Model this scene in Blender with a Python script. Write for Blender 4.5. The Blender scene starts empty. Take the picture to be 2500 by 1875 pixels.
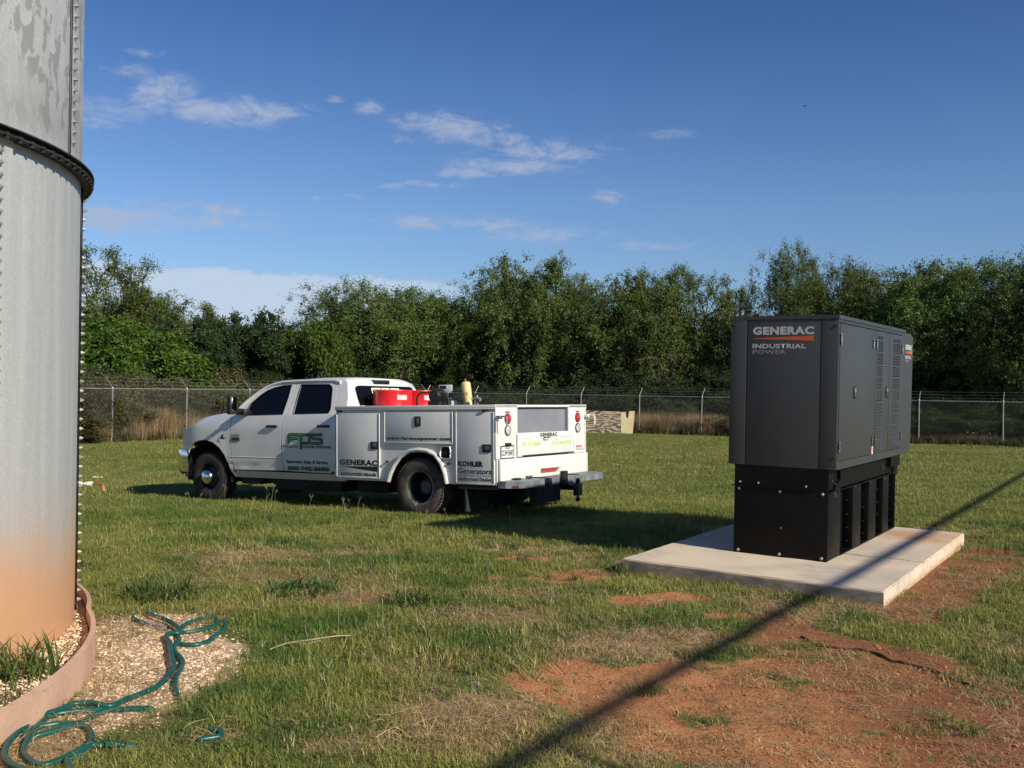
import bpy, bmesh, math, random
import numpy as np
from mathutils import Vector, Matrix, Euler
R_ = math.radians
random.seed(7); rng = np.random.default_rng(7)
sc = bpy.context.scene
COL = sc.collection

# ------------------------------------------------------------------ camera
EZ = 1.65
F_, PITCH, ROLL = 2435.0 / 2500.0, R_(-0.369), R_(1.056)
cam = bpy.data.cameras.new('camera'); camo = bpy.data.objects.new('camera', cam); COL.objects.link(camo)
cam.sensor_width = 36; cam.lens = 36 * F_; cam.clip_start = .05; cam.clip_end = 3000
camo.matrix_world = Matrix.Translation((0, 0, EZ)) @ (Matrix.Rotation(math.pi/2 + PITCH, 4, 'X') @ Matrix.Rotation(ROLL, 4, 'Z'))
sc.camera = camo
sc.render.resolution_x = 1024; sc.render.resolution_y = 768

# ------------------------------------------------------------------ sun and sky
SUN_AZ, SUN_EL = R_(131.1), R_(30.0)          # azimuth clockwise from +Y
sund = Vector((math.sin(SUN_AZ)*math.cos(SUN_EL), math.cos(SUN_AZ)*math.cos(SUN_EL), math.sin(SUN_EL)))
sl = bpy.data.lights.new('sun', 'SUN'); sl.energy = 5.0; sl.angle = R_(.53); sl.color = (1, .92, .78)
so = bpy.data.objects.new('sun', sl); COL.objects.link(so)
so.rotation_euler = sund.to_track_quat('Z', 'Y').to_euler(); so.location = (20, -20, 30)
SKY_STRENGTH = .050
world = bpy.data.worlds.new('World'); sc.world = world; world.use_nodes = True
sc.view_settings.view_transform = 'Standard'; sc.view_settings.look = 'None'
sc.view_settings.exposure = .22; sc.view_settings.gamma = 1; sc.view_settings.use_curve_mapping = False

class NT:
    """tiny node-tree helper"""
    def __init__(s, tree): s.t = tree; s.t.nodes.clear()
    def n(s, typ, ins=None, **kw):
        nd = s.t.nodes.new(typ)
        for k, v in kw.items(): setattr(nd, k, v)
        for k, v in (ins or {}).items():
            i = nd.inputs[k]
            if isinstance(v, bpy.types.NodeSocket): s.t.links.new(v, i)
            else: i.default_value = v
        return nd
    def m(s, op, a, b=0., c=0., clamp=False):
        nd = s.n('ShaderNodeMath', {0: a, 1: b, 2: c}, operation=op); nd.use_clamp = clamp
        return nd.outputs[0]
    def mix(s, f, a, b, blend='MIX'):
        nd = s.n('ShaderNodeMix', data_type='RGBA', blend_type=blend)
        for k, v in ((0, f), (6, a), (7, b)):
            if isinstance(v, bpy.types.NodeSocket): s.t.links.new(v, nd.inputs[k])
            else: nd.inputs[k].default_value = v if k == 0 or len(v) == 4 else (*v, 1)
        return nd.outputs[2]
    def noise(s, scale, vec=None, detail=4, rough=.55, dist=0.):
        nd = s.n('ShaderNodeTexNoise', {'Scale': scale, 'Detail': detail, 'Roughness': rough, 'Distortion': dist})
        if vec is not None: s.t.links.new(vec, nd.inputs['Vector'])
        return nd.outputs['Fac']
    def ramp(s, f, a, b, lo=0., hi=1.):
        return s.n('ShaderNodeMapRange', {0: f, 1: a, 2: b, 3: lo, 4: hi}, clamp=True, interpolation_type='SMOOTHSTEP').outputs[0]
    def scale(s, v, x, y, z):
        return s.n('ShaderNodeMapping', {'Vector': v, 'Scale': (x, y, z)}).outputs[0]

w = NT(world.node_tree)
sky = w.n('ShaderNodeTexSky', sky_type='NISHITA', sun_disc=False, sun_elevation=SUN_EL, sun_rotation=SUN_AZ,
          altitude=200, air_density=1.0, dust_density=.35, ozone_density=2.2)
tc = w.n('ShaderNodeTexCoord').outputs['Generated']
sep = w.n('ShaderNodeSeparateXYZ', {0: tc})
az = w.m('ARCTAN2', sep.outputs[0], sep.outputs[1])                    # radians clockwise from +Y
el = w.m('ARCSINE', sep.outputs[2])
cv = w.n('ShaderNodeCombineXYZ', {0: az, 1: w.m('MULTIPLY', el, 2.1), 2: 0.}).outputs[0]
def cdir(x, y):                                                       # direction of a cloud, from its bearing and height in the view
    X = (x*1.13 - 1250)/2435; Y = (y*1.13 - 937.5)/2435
    c, s_ = math.cos(-ROLL), math.sin(-ROLL); X, Y = X*c - Y*s_, X*s_ + Y*c
    c, s_ = math.cos(PITCH), math.sin(PITCH)
    vx, vy, vz = X, c + Y*s_, s_ - Y*c
    return math.atan2(vx, vy), math.atan2(vz, math.hypot(vx, vy))
blobs = [(270,158,42,20,.8),(345,200,60,32,.9),(430,238,90,24,.9),(545,240,95,24,.9),(235,235,70,20,.8),(200,262,60,14,.5),(315,112,40,12,.45),
 (790,232,30,14,.7),(725,215,18,8,.5),(890,255,50,14,.5),(985,278,90,26,.95),(1065,298,70,16,.8),(1190,330,120,22,.8),(1120,358,110,18,.8),
 (1270,322,80,16,.5),(1370,298,70,10,.25),(1315,426,46,14,.62),(935,399,70,9,.55),(750,424,36,7,.5),(685,428,22,6,.35),(880,300,40,10,.5),
 (300,468,210,17,.85),(240,482,130,16,.8),(450,452,160,13,.7),(960,482,170,14,.82),(1190,510,130,17,.7),(1400,530,160,12,.4),(1010,375,60,12,.7),(860,405,50,9,.55),(1430,290,60,12,.45),(700,520,120,12,.35),(650,205,20,8,.4)]
dens = None
for (x, y, rx, ry, a) in blobs:
    a0, e0 = cdir(x, y)
    dx = w.m('MULTIPLY', w.m('SUBTRACT', az, a0), 2155/rx); dy = w.m('MULTIPLY', w.m('SUBTRACT', el, e0), 2155/ry)
    r2 = w.m('ADD', w.m('MULTIPLY', dx, dx), w.m('MULTIPLY', dy, dy))
    g = w.m('MULTIPLY', w.m('EXPONENT', w.m('MULTIPLY', r2, -.75)), a)
    dens = g if dens is None else w.m('MAXIMUM', dens, g)
n1 = w.noise(22, cv, 8, .66, .7); n2 = w.noise(90, cv, 4, .6)
nn = w.m('ADD', w.m('MULTIPLY', n1, .8), w.m('MULTIPLY', n2, .2))
cl = w.ramp(w.m('ADD', dens, w.m('MULTIPLY', w.m('SUBTRACT', nn, .5), 3.6)), .06, 1.25)
cl = w.m('MULTIPLY', cl, w.ramp(dens, .03, .4))
# long pale bank low over the left of the trees, thinning to the right
a0, e0 = cdir(560, 590); a1, e1 = cdir(180, 555); a2, e2 = cdir(1010, 600)
top_ = w.m('ADD', w.m('MULTIPLY', w.m('SUBTRACT', az, a1), (e2-e1)/(a2-a1)), e1)
bank = w.ramp(w.m('ADD', w.m('SUBTRACT', top_, el), w.m('MULTIPLY', w.m('SUBTRACT', n1, .5), .028)), -.001, .010)
bank = w.m('MULTIPLY', bank, w.ramp(w.m('ADD', az, w.m('MULTIPLY', w.m('SUBTRACT', n1, .5), .1)), a2+.06, a2-.09))
bank = w.m('MULTIPLY', bank, w.ramp(w.noise(9, w.scale(cv, 1, 3, 1), 5, .6), .2, .6, .72, .97))
cl = w.m('MAXIMUM', w.m('MULTIPLY', cl, .86), bank)
kel = w.n('ShaderNodeMapRange', {0: el, 1: R_(9.5), 2: R_(21), 3: 0., 4: 1.}, clamp=True).outputs[0]
sk2 = w.mix(1., sky.outputs[0], w.mix(kel, (1.10, 1.36, 1.80), (.62, .97, 1.52)), 'MULTIPLY')
skyc = w.mix(cl, sk2, w.mix(w.ramp(bank, .1, .6), (7.0, 8.1, 10.8), (9.2, 11.0, 13.6)))
bg = w.n('ShaderNodeBackground', {'Color': skyc, 'Strength': SKY_STRENGTH})
w.n('ShaderNodeOutputWorld', {'Surface': bg.outputs[0]})

# ------------------------------------------------------------------ materials
MATS = {}
def mat(name, col, rough=.6, metal=0., var=None, bump=None, coat=0., spec=.5, alt=None, trans=None, emit=None, extra=None):
    """var=(scale, amount) value variation; alt=(colour, scale, lo, hi) second colour in patches; bump=(scale, strength)"""
    if name in MATS: return MATS[name]
    m = bpy.data.materials.new(name); m.use_nodes = True; MATS[name] = m
    t = NT(m.node_tree)
    co = t.n('ShaderNodeTexCoord').outputs['Object']
    c = (*col, 1)
    if alt: c = t.mix(t.ramp(t.noise(alt[1], co, 6), alt[2], alt[3]), c, (*alt[0], 1))
    if var:
        f = t.ramp(t.noise(var[0], co, 6), .3, .7, 1-var[1], 1+var[1])
        c = t.n('ShaderNodeHueSaturation', {'Value': f, 'Color': c}).outputs[0]
    if extra: c = extra(t, co, c)
    ins = {'Base Color': c, 'Roughness': rough, 'Metallic': metal, 'Coat Weight': coat, 'Specular IOR Level': spec}
    if bump:
        ins['Normal'] = t.n('ShaderNodeBump', {'Strength': bump[1], 'Distance': .02, 'Height': t.noise(bump[0], co, 5)}).outputs[0]
    b = t.n('ShaderNodeBsdfPrincipled', ins)
    out = b.outputs[0]
    if trans:
        tr = t.n('ShaderNodeBsdfTranslucent', {'Color': (*trans[0], 1)})
        out = t.n('ShaderNodeMixShader', {0: trans[1], 1: out, 2: tr.outputs[0]}).outputs[0]
    t.n('ShaderNodeOutputMaterial', {'Surface': out})
    return m

def dust_low(z0, z1, amt, c2=(.34, .25, .17)):
    def f(t, co, c):
        z = t.n('ShaderNodeSeparateXYZ', {0: co}).outputs[2]
        k = t.m('MULTIPLY', t.ramp(t.m('ADD', z, t.m('MULTIPLY', t.m('SUBTRACT', t.noise(5, co, 6), .5), .35)), z1, z0), amt)
        return t.mix(k, c, c2)
    return f
M = {}
M['paint'] = mat('white_paint', (.66, .655, .63), .3, var=(3, .04), coat=.6, extra=dust_low(.40, .72, .55))
M['bodypaint'] = mat('service_body_paint', (.68, .67, .64), .38, var=(4, .05), coat=.25, extra=dust_low(.40, .60, .4))
M['black'] = mat('black_plastic', (.012, .012, .013), .45, var=(8, .3))
M['under'] = mat('underbody', (.01, .009, .008), .85, var=(6, .4))
M['glass'] = mat('tinted_glass', (.004, .005, .007), .12, spec=.22)
M['chrome'] = mat('chrome', (.75, .75, .75), .16, 1.)
M['steel'] = mat('zinc_steel', (.3, .295, .275), .55, .4, var=(30, .2))
M['rubber'] = mat('tyre_rubber', (.028, .026, .024), .85, var=(9, .4), bump=(60, .5))
M['rubberd'] = mat('dusty_tyre_rubber', (.085, .067, .053), .9, var=(9, .35), bump=(60, .5), alt=((.03, .027, .025), 5, .45, .7))
M['rim'] = mat('black_wheel', (.015, .015, .016), .5, var=(12, .4))
M['red'] = mat('red_drum_paint', (.62, .012, .02), .35, var=(5, .12), coat=.3)
M['cream'] = mat('cream_paint', (.72, .6, .3), .45, var=(7, .1))
M['yellow'] = mat('yellow_paint', (.62, .45, .06), .45)
M['white'] = mat('white_enamel', (.78, .78, .76), .4)
M['label'] = mat('label_paper', (.72, .62, .58), .6, alt=((.4, .3, .3), 60, .5, .62))
M['ink'] = mat('black_lettering', (.012, .014, .016), .5)
M['greendark'] = mat('dark_green_lettering', (.012, .06, .03), .5)
M['green'] = mat('green_lettering', (.045, .17, .05), .5)
M['lime'] = mat('lime_lettering', (.42, .62, .16), .5)
M['lens'] = mat('red_lens', (.55, .012, .02), .2, coat=1., var=(60, .3))
M['lensw'] = mat('clear_lens', (.5, .5, .5), .15, coat=1., var=(70, .5))
M['gasket'] = mat('lamp_gasket', (.03, .03, .03), .6)
M['bumper'] = mat('bumper_plate', (.2, .22, .24), .55, .3, var=(8, .3), alt=((.3, .24, .2), 4, .5, .75))
M['panelgrey'] = mat('grey_sheet_panel', (.2, .205, .235), .6, var=(3, .08), alt=((.1, .1, .12), 9, .7, .76))
M['headlamp'] = mat('head_lamp_glass', (.12, .13, .15), .1, coat=1.)
M['gen'] = mat('generator_grey_paint', (.043, .046, .049), .42, spec=.35, var=(2, .05), bump=(400, .08))
M['tankblk'] = mat('tank_black_paint', (.0045, .0045, .0045), .5, spec=.15, var=(5, .25), bump=(300, .06))
M['logo_w'] = mat('decal_light_grey', (.46, .46, .45), .5)
M['logo_g'] = mat('decal_mid_grey', (.2, .2, .2), .5)
M['logo_o'] = mat('decal_orange', (.62, .085, .02), .5)
M['hose'] = mat('green_hose', (.004, .075, .056), .38, var=(20, .2))
M['brass'] = mat('brass', (.45, .25, .09), .4, .7, var=(40, .25))
M['pvc'] = mat('white_pvc', (.7, .68, .6), .5, var=(30, .12))
M['galv'] = mat('galvanised_pipe', (.29, .29, .28), .45, .55, var=(12, .15))
M['wire'] = mat('galvanised_wire', (.33, .33, .31), .5, .5)
M['bark'] = mat('dark_bark', (.055, .042, .032), .95, var=(4, .35), bump=(30, .8))
M['twig'] = mat('dry_twig', (.4, .32, .2), .9, var=(20, .2))
M['ply'] = None
M['wood'] = mat('pale_board', (.62, .5, .28), .75, var=(3, .1), alt=((.42, .3, .16), 6, .62, .7))
M['pole'] = mat('creosoted_pole', (.09, .06, .04), .9, var=(5, .3))
M['cable'] = mat('cable_sheath', (.02, .02, .02), .6)
M['plateface'] = mat('plate_face', (.7, .66, .64), .5, var=(30, .05))

def mat_ply():
    m = bpy.data.materials.new('plywood_grain'); m.use_nodes = True; t = NT(m.node_tree)
    co = t.n('ShaderNodeTexCoord').outputs['Object']
    v = t.scale(co, .55, 1, 2.2)
    n = t.noise(1.7, v, 3, .5, .6)
    s = t.m('SINE', t.m('MULTIPLY', n, 42.))
    c = t.mix(t.ramp(s, -.3, .5), (.10, .075, .05, 1), (.42, .35, .25, 1))
    b = t.n('ShaderNodeBsdfPrincipled', {'Base Color': c, 'Roughness': .85})
    t.n('ShaderNodeOutputMaterial', {'Surface': b.outputs[0]}); return m
M['ply'] = mat_ply()

def mat_tower():
    m = bpy.data.materials.new('weathered_galvanised_steel'); m.use_nodes = True; t = NT(m.node_tree)
    co = t.n('ShaderNodeTexCoord').outputs['Object']
    z = t.n('ShaderNodeSeparateXYZ', {0: co}).outputs[2]
    a = t.noise(13, t.scale(co, 1, 1, .6), 3, .5, .4)
    spots = t.m('MULTIPLY', t.ramp(a, .525, .55), t.ramp(t.noise(1.6, co, 2), .28, .5))
    low = t.ramp(z, 2.8, 3.0)
    streak = t.noise(9, t.scale(co, 1, 1, .06), 5, .6)
    fine = t.noise(60, co, 5, .7)
    base = t.mix(t.ramp(streak, .35, .7), (.42, .43, .425, 1), (.49, .50, .495, 1))
    base = t.mix(t.m('MULTIPLY', t.ramp(fine, .5, .7), .5), base, (.66, .67, .66, 1))
    base = t.mix(t.m('MULTIPLY', t.m('MULTIPLY', spots, low), .75), base, (.25, .25, .24, 1))
    # darker weathering above the joint
    kd = t.m('MULTIPLY', t.ramp(t.m('ADD', z, t.m('MULTIPLY', t.noise(4, co, 4), .6)), 3.75, 3.2), low)
    base = t.mix(t.m('MULTIPLY', kd, .45), base, (.24, .235, .22, 1))
    # red soil splashed up from the ground
    zz = t.m('ADD', z, t.m('MULTIPLY', t.m('SUBTRACT', t.noise(2.2, co, 5), .5), .5))
    base = t.mix(t.m('MULTIPLY', t.ramp(zz, 1.05, .28), .9), base, (.66, .35, .165, 1))
    bmp = t.n('ShaderNodeBump', {'Strength': .25, 'Distance': .02, 'Height': t.noise(3, co, 4)}).outputs[0]
    b = t.n('ShaderNodeBsdfPrincipled', {'Base Color': base, 'Roughness': .55, 'Metallic': .25, 'Normal': bmp})
    t.n('ShaderNodeOutputMaterial', {'Surface': b.outputs[0]}); return m
M['tower'] = mat_tower()
M['flange'] = mat('rusty_dark_flange', (.03, .028, .03), .6, var=(12, .4))
M['curb'] = mat('soil_stained_steel_band', (.48, .31, .215), .75, var=(3, .12), bump=(30, .2), alt=((.5, .29, .17), 2.5, .5, .75))

def mat_concrete():
    m = bpy.data.materials.new('broom_finished_concrete'); m.use_nodes = True; t = NT(m.node_tree)
    co = t.n('ShaderNodeTexCoord').outputs['Object']
    br = t.noise(9, t.scale(co, .5, 9, 1), 5, .65)
    big = t.noise(1.1, co, 5, .6)
    c = t.mix(t.ramp(big, .35, .7), (.68, .55, .40, 1), (.58, .49, .385, 1))
    wear = t.m('MULTIPLY', t.ramp(br, .45, .6), t.ramp(t.noise(1.3, co, 4), .38, .58))
    c = t.mix(t.m('MULTIPLY', wear, .8), c, (.32, .28, .24, 1))
    px = t.n('ShaderNodeVectorMath', {0: co, 1: (.25, 2.10, .1)}, operation='DISTANCE').outputs['Value']
    px = t.m('ADD', px, t.m('MULTIPLY', t.m('SUBTRACT', t.noise(3.2, co, 5), .5), .9))
    c = t.mix(t.m('MULTIPLY', t.ramp(px, .6, .1), .7), c, (.5, .24, .09, 1))
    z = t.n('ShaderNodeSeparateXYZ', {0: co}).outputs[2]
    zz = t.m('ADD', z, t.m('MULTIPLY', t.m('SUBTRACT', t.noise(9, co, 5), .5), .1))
    shade_mottle = t.m('MULTIPLY', t.ramp(z, .098, .085), t.ramp(t.noise(6, t.scale(co, 1, 1, 2.5), 6, .7), .36, .62, .6, 1.))
    c = t.mix(t.m('MULTIPLY', shade_mottle, t.ramp(t.n('ShaderNodeSeparateXYZ', {0: t.n('ShaderNodeTexCoord').outputs['Normal']}).outputs[1], -.2, -.6)), c, (.15, .135, .115, 1))  # front face only: mottling, painted darker to stand in for its grazing-sun shade
    c = t.mix(t.m('MULTIPLY', t.ramp(zz, .05, -.01), .6), c, (.4, .22, .12, 1))
    bmp = t.n('ShaderNodeBump', {'Strength': .35, 'Distance': .004, 'Height': t.noise(30, t.scale(co, .5, 8, 1), 5, .7)}).outputs[0]
    b = t.n('ShaderNodeBsdfPrincipled', {'Base Color': c, 'Roughness': .85, 'Normal': bmp})
    t.n('ShaderNodeOutputMaterial', {'Surface': b.outputs[0]}); return m
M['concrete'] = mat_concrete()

def mat_leaf(name, c1, c2, amt=.25, sc_=.6):
    m = bpy.data.materials.new(name); m.use_nodes = True; t = NT(m.node_tree)
    rnd = t.n('ShaderNodeObjectInfo').outputs['Random']
    pos = t.n('ShaderNodeNewGeometry').outputs['Position']
    isl = t.n('ShaderNodeNewGeometry').outputs['Random Per Island']
    f = t.ramp(t.m('ADD', t.m('MULTIPLY', t.noise(sc_, pos, 4), .7), t.m('MULTIPLY', isl, .35)), .25, .8)
    c = t.mix(f, (*c1, 1), (*c2, 1))
    c = t.n('ShaderNodeHueSaturation', {'Value': t.m('ADD', t.m('MULTIPLY', rnd, .45), .78), 'Hue': t.m('ADD', t.m('MULTIPLY', rnd, .02), .49), 'Color': c}).outputs[0]
    b = t.n('ShaderNodeBsdfPrincipled', {'Base Color': c, 'Roughness': .55, 'Specular IOR Level': .3})
    tr = t.n('ShaderNodeBsdfTranslucent', {'Color': c})
    out = t.n('ShaderNodeMixShader', {0: amt, 1: b.outputs[0], 2: tr.outputs[0]}).outputs[0]
    t.n('ShaderNodeOutputMaterial', {'Surface': out}); return m
M['mesq'] = mat_leaf('mesquite_leaf', (.042, .074, .015), (.150, .195, .044))
M['oak'] = mat_leaf('oak_leaf', (.016, .034, .01), (.05, .078, .02))
M['bright'] = mat_leaf('bright_leaf', (.045, .095, .012), (.125, .20, .025), .35)
M['brush'] = mat_leaf('brush_leaf', (.045, .055, .018), (.14, .14, .055))
M['hay'] = mat_leaf('dry_grass', (.20, .14, .06), (.52, .37, .19), .2, 1.5)
M['weed'] = mat_leaf('weed_leaf', (.05, .085, .02), (.13, .18, .045), .3)

# colour of the turf follows patches on the ground (same noise for ground and blades)
def turf_colour(t, pos):
    big = t.noise(.35, pos, 4, .6); mid = t.noise(1.6, pos, 4, .6)
    k = t.m('ADD', t.m('MULTIPLY', big, .6), t.m('MULTIPLY', mid, .4))
    c = t.mix(t.ramp(k, .40, .56), (.096, .165, .030, 1), (.265, .27, .068, 1))
    y = t.n('ShaderNodeSeparateXYZ', {0: pos}).outputs[1]
    c = t.mix(t.m('MULTIPLY', t.ramp(y, 9, 20), .5), c, (.215, .24, .055, 1))
    return c
def mat_blade():
    m = bpy.data.materials.new('turf_blade'); m.use_nodes = True; t = NT(m.node_tree)
    pos = t.n('ShaderNodeNewGeometry').outputs['Position']; isl = t.n('ShaderNodeNewGeometry').outputs['Random Per Island']
    c = turf_colour(t, pos)
    st = t.n('ShaderNodeAttribute', attribute_name='straw', attribute_type='INSTANCER').outputs['Fac']
    dry = t.ramp(t.m('ADD', t.m('MULTIPLY', isl, .6), st), .56, .66)
    c = t.mix(dry, c, (.42, .31, .15, 1))
    c = t.n('ShaderNodeHueSaturation', {'Value': t.m('ADD', t.m('MULTIPLY', isl, .8), .62), 'Color': c}).outputs[0]
    b = t.n('ShaderNodeBsdfPrincipled', {'Base Color': c, 'Roughness': .5, 'Specular IOR Level': .35})
    tr = t.n('ShaderNodeBsdfTranslucent', {'Color': c})
    out = t.n('ShaderNodeMixShader', {0: .3, 1: b.outputs[0], 2: tr.outputs[0]}).outputs[0]
    t.n('ShaderNodeOutputMaterial', {'Surface': out}); return m
M['blade'] = mat_blade()
def mat_ground():
    m = bpy.data.materials.new('ground_soil_and_turf'); m.use_nodes = True; t = NT(m.node_tree)
    pos = t.n('ShaderNodeNewGeometry').outputs['Position']
    A = lambda n: t.n('ShaderNodeAttribute', attribute_name=n).outputs['Fac']
    fine = t.noise(45, pos, 6, .7); vf = t.noise(160, pos, 4, .7)
    c = turf_colour(t, pos)
    c = t.mix(t.ramp(fine, .35, .62), (.07, .055, .025, 1), c)
    c = t.mix(t.m('MULTIPLY', t.ramp(t.noise(20, t.scale(pos, 1, .5, 1), 5, .7), .5, .68), .6), c, (.26, .2, .09, 1))
    soil = t.mix(t.ramp(t.noise(2.3, pos, 5, .6), .35, .65), (.54, .235, .10, 1), (.40, .165, .07, 1))
    soil = t.mix(t.m('MULTIPLY', t.ramp(fine, .4, .7), .5), soil, (.62, .30, .14, 1))
    damp = t.m('ADD', t.n('ShaderNodeSeparateXYZ', {0: pos}).outputs[0], t.m('MULTIPLY', t.m('SUBTRACT', t.noise(1.3, pos, 5, .6), .5), 2.4))
    soil = t.mix(t.m('MULTIPLY', t.ramp(damp, 1.2, 2.1), .75), soil, (.215, .095, .045, 1))
    soil = t.mix(t.m('MULTIPLY', t.ramp(vf, .52, .66), .35), soil, (.12, .05, .025, 1))
    straw = t.mix(t.ramp(t.noise(70, t.scale(pos, 1, .35, 1), 5, .75), .38, .62), (.22, .13, .06, 1), (.58, .40, .21, 1))
    vor = t.n('ShaderNodeTexVoronoi', {'Vector': pos, 'Scale': 130.})
    vd = vor.outputs['Distance']
    grav = t.mix(t.ramp(vd, .2, .75), (.86, .66, .44, 1), (.52, .34, .19, 1))
    grav = t.mix(t.m('MULTIPLY', t.ramp(t.noise(6, pos, 4), .5, .62), .5), grav, (.42, .24, .12, 1))
    edge = t.m('MULTIPLY', t.m('SUBTRACT', t.noise(7, pos, 6, .7), .5), 1.1)
    k = lambda a, lo, hi: t.ramp(t.m('ADD', a, edge), lo, hi)
    c = t.mix(k(A('straw'), .4, .65), c, straw)
    c = t.mix(k(A('dirt'), .42, .62), c, soil)
    c = t.mix(k(A('gravel'), .42, .6), c, grav)
    h = t.m('ADD', t.m('MULTIPLY', fine, .7), t.m('MULTIPLY', vd, t.m('MULTIPLY', A('gravel'), -.8)))
    bmp = t.n('ShaderNodeBump', {'Strength': .9, 'Distance': .03, 'Height': h}).outputs[0]
    b = t.n('ShaderNodeBsdfPrincipled', {'Base Color': c, 'Roughness': .95, 'Specular IOR Level': .1, 'Normal': bmp})
    t.n('ShaderNodeOutputMaterial', {'Surface': b.outputs[0]}); return m
M['ground'] = mat_ground()

# ------------------------------------------------------------------ object helpers
def link(o, parent=None):
    COL.objects.link(o)
    if parent is not None: o.parent = parent
    return o
def tag(o, label=None, cat=None, group=None, kind=None):
    if label: o['label'] = label
    if cat: o['category'] = cat
    if group: o['group'] = group
    if kind: o['kind'] = kind
    return o
def root(name, loc, rot, label, cat, group=None):
    o = bpy.data.objects.new(name, None); o.location = loc; o.rotation_euler = rot; o.empty_display_size = .2
    link(o); return tag(o, label, cat, group)
def smooth_by_angle(me, ang=35):
    bm = bmesh.new(); bm.from_mesh(me)
    for f in bm.faces: f.smooth = True
    for e in bm.edges:
        if len(e.link_faces) == 2 and e.calc_face_angle(0) > R_(ang): e.smooth = False
    bm.to_mesh(me); bm.free()
class MB:
    """collects shapes, then builds ONE mesh object"""
    def __init__(s): s.v = []; s.f = []
    def add(s, vs, fs):
        o = len(s.v); s.v += [tuple(p) for p in vs]; s.f += [tuple(i+o for i in f) for f in fs]; return s
    def box(s, lo, hi, b=0., mtx=None):
        x0, y0, z0 = lo; x1, y1, z1 = hi
        if b > 0:
            bm = bmesh.new(); bmesh.ops.create_cube(bm, size=1)
            for v in bm.verts: v.co = Vector(((x0+x1)/2 + v.co.x*(x1-x0), (y0+y1)/2 + v.co.y*(y1-y0), (z0+z1)/2 + v.co.z*(z1-z0)))
            bmesh.ops.bevel(bm, geom=bm.edges[:], offset=b, segments=2, profile=.6, affect='EDGES')
            bm.verts.index_update(); vs = [v.co.copy() for v in bm.verts]; fs = [[v.index for v in f.verts] for f in bm.faces]; bm.free()
        else:
            vs = [Vector(p) for p in ((x0,y0,z0),(x1,y0,z0),(x1,y1,z0),(x0,y1,z0),(x0,y0,z1),(x1,y0,z1),(x1,y1,z1),(x0,y1,z1))]
            fs = [(0,3,2,1),(4,5,6,7),(0,1,5,4),(1,2,6,5),(2,3,7,6),(3,0,4,7)]
        if mtx is not None: vs = [mtx @ v for v in vs]
        return s.add(vs, fs)
    def tube(s, pts, r, n=8, caps=True, flat=None):
        pts = [Vector(p) for p in pts]; rr = r if isinstance(r, (list, tuple)) else [r]*len(pts)
        up = Vector((0, 0, 1)); vs = []; fs = []
        d0 = (pts[1]-pts[0]).normalized()
        a = d0.cross(up if abs(d0.z) < .95 else Vector((1, 0, 0))).normalized()
        for i, p in enumerate(pts):
            d = (pts[min(i+1, len(pts)-1)] - pts[max(i-1, 0)]).normalized()
            a = (a - d*a.dot(d)).normalized(); b = d.cross(a)
            for k in range(n):
                t = 2*math.pi*k/n; q = a*math.cos(t)*rr[i] + b*math.sin(t)*rr[i]
                if flat is not None: q = q - flat*q.dot(flat)*.5
                vs.append(p+q)
        for i in range(len(pts)-1):
            for k in range(n):
                fs.append((i*n+k, i*n+(k+1) % n, (i+1)*n+(k+1) % n, (i+1)*n+k))
        if caps: fs.append(tuple(range(n))[::-1]); fs.append(tuple((len(pts)-1)*n+k for k in range(n)))
        return s.add(vs, fs)
    def lathe(s, prof, n=32, axis='Z', c=(0, 0, 0), mtx=None, a0=0., a1=2*math.pi):
        vs = []; fs = []; full = abs(a1-a0-2*math.pi) < 1e-6; cols = n if full else n+1
        for (r, h) in prof:
            for k in range(cols):
                t = a0 + (a1-a0)*k/n; x, y = r*math.cos(t), r*math.sin(t)
                p = {'Z': (x, y, h), 'Y': (x, h, y), 'X': (h, x, y)}[axis]
                vs.append(Vector(p)+Vector(c))
        m = len(prof)
        for i in range(m-1):
            for k in range(n):
                k2 = (k+1) % n if full else k+1
                fs.append((i*cols+k, i*cols+k2, (i+1)*cols+k2, (i+1)*cols+k))
        if mtx is not None: vs = [mtx @ v for v in vs]
        return s.add(vs, fs)
    def prism(s, poly, axis, lo, hi):
        """poly in the two other axes (order x,y / x,z / y,z), extruded along axis"""
        P = lambda u, v, h: {'Z': (u, v, h), 'Y': (u, h, v), 'X': (h, u, v)}[axis]
        n = len(poly); vs = [P(u, v, lo) for u, v in poly] + [P(u, v, hi) for u, v in poly]
        fs = [tuple(range(n)), tuple(range(n, 2*n))[::-1]] + [(i, (i+1) % n, n+(i+1) % n, n+i) for i in range(n)]
        return s.add(vs, fs)
    def build(s, name, m, parent=None, smooth=35, **kw):
        me = bpy.data.meshes.new(name); me.from_pydata(s.v, [], s.f); me.validate()
        bm = bmesh.new(); bm.from_mesh(me); bmesh.ops.recalc_face_normals(bm, faces=bm.faces); bm.to_mesh(me); bm.free()
        me.materials.append(m)
        if smooth: smooth_by_angle(me, smooth)
        o = bpy.data.objects.new(name, me); link(o, parent); tag(o, **kw); return o
def copy_obj(o, parent=None, mirror_y=False):
    c = o.copy(); COL.objects.link(c); c.parent = parent if parent is not None else o.parent
    if mirror_y: c.scale.y *= -1; c.location.y *= -1
    return c
def loft(name, secs, m, parent, smooth=40, closed=False):
    b = MB(); n = len(secs[0]); vs = [p for s_ in secs for p in s_]; fs = []
    for i in range(len(secs)-1):
        for k in range(n if closed else n-1):
            k2 = (k+1) % n; fs.append((i*n+k, i*n+k2, (i+1)*n+k2, (i+1)*n+k))
    b.add(vs, fs); return b.build(name, m, parent, smooth)
_fontcache = {}
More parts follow.
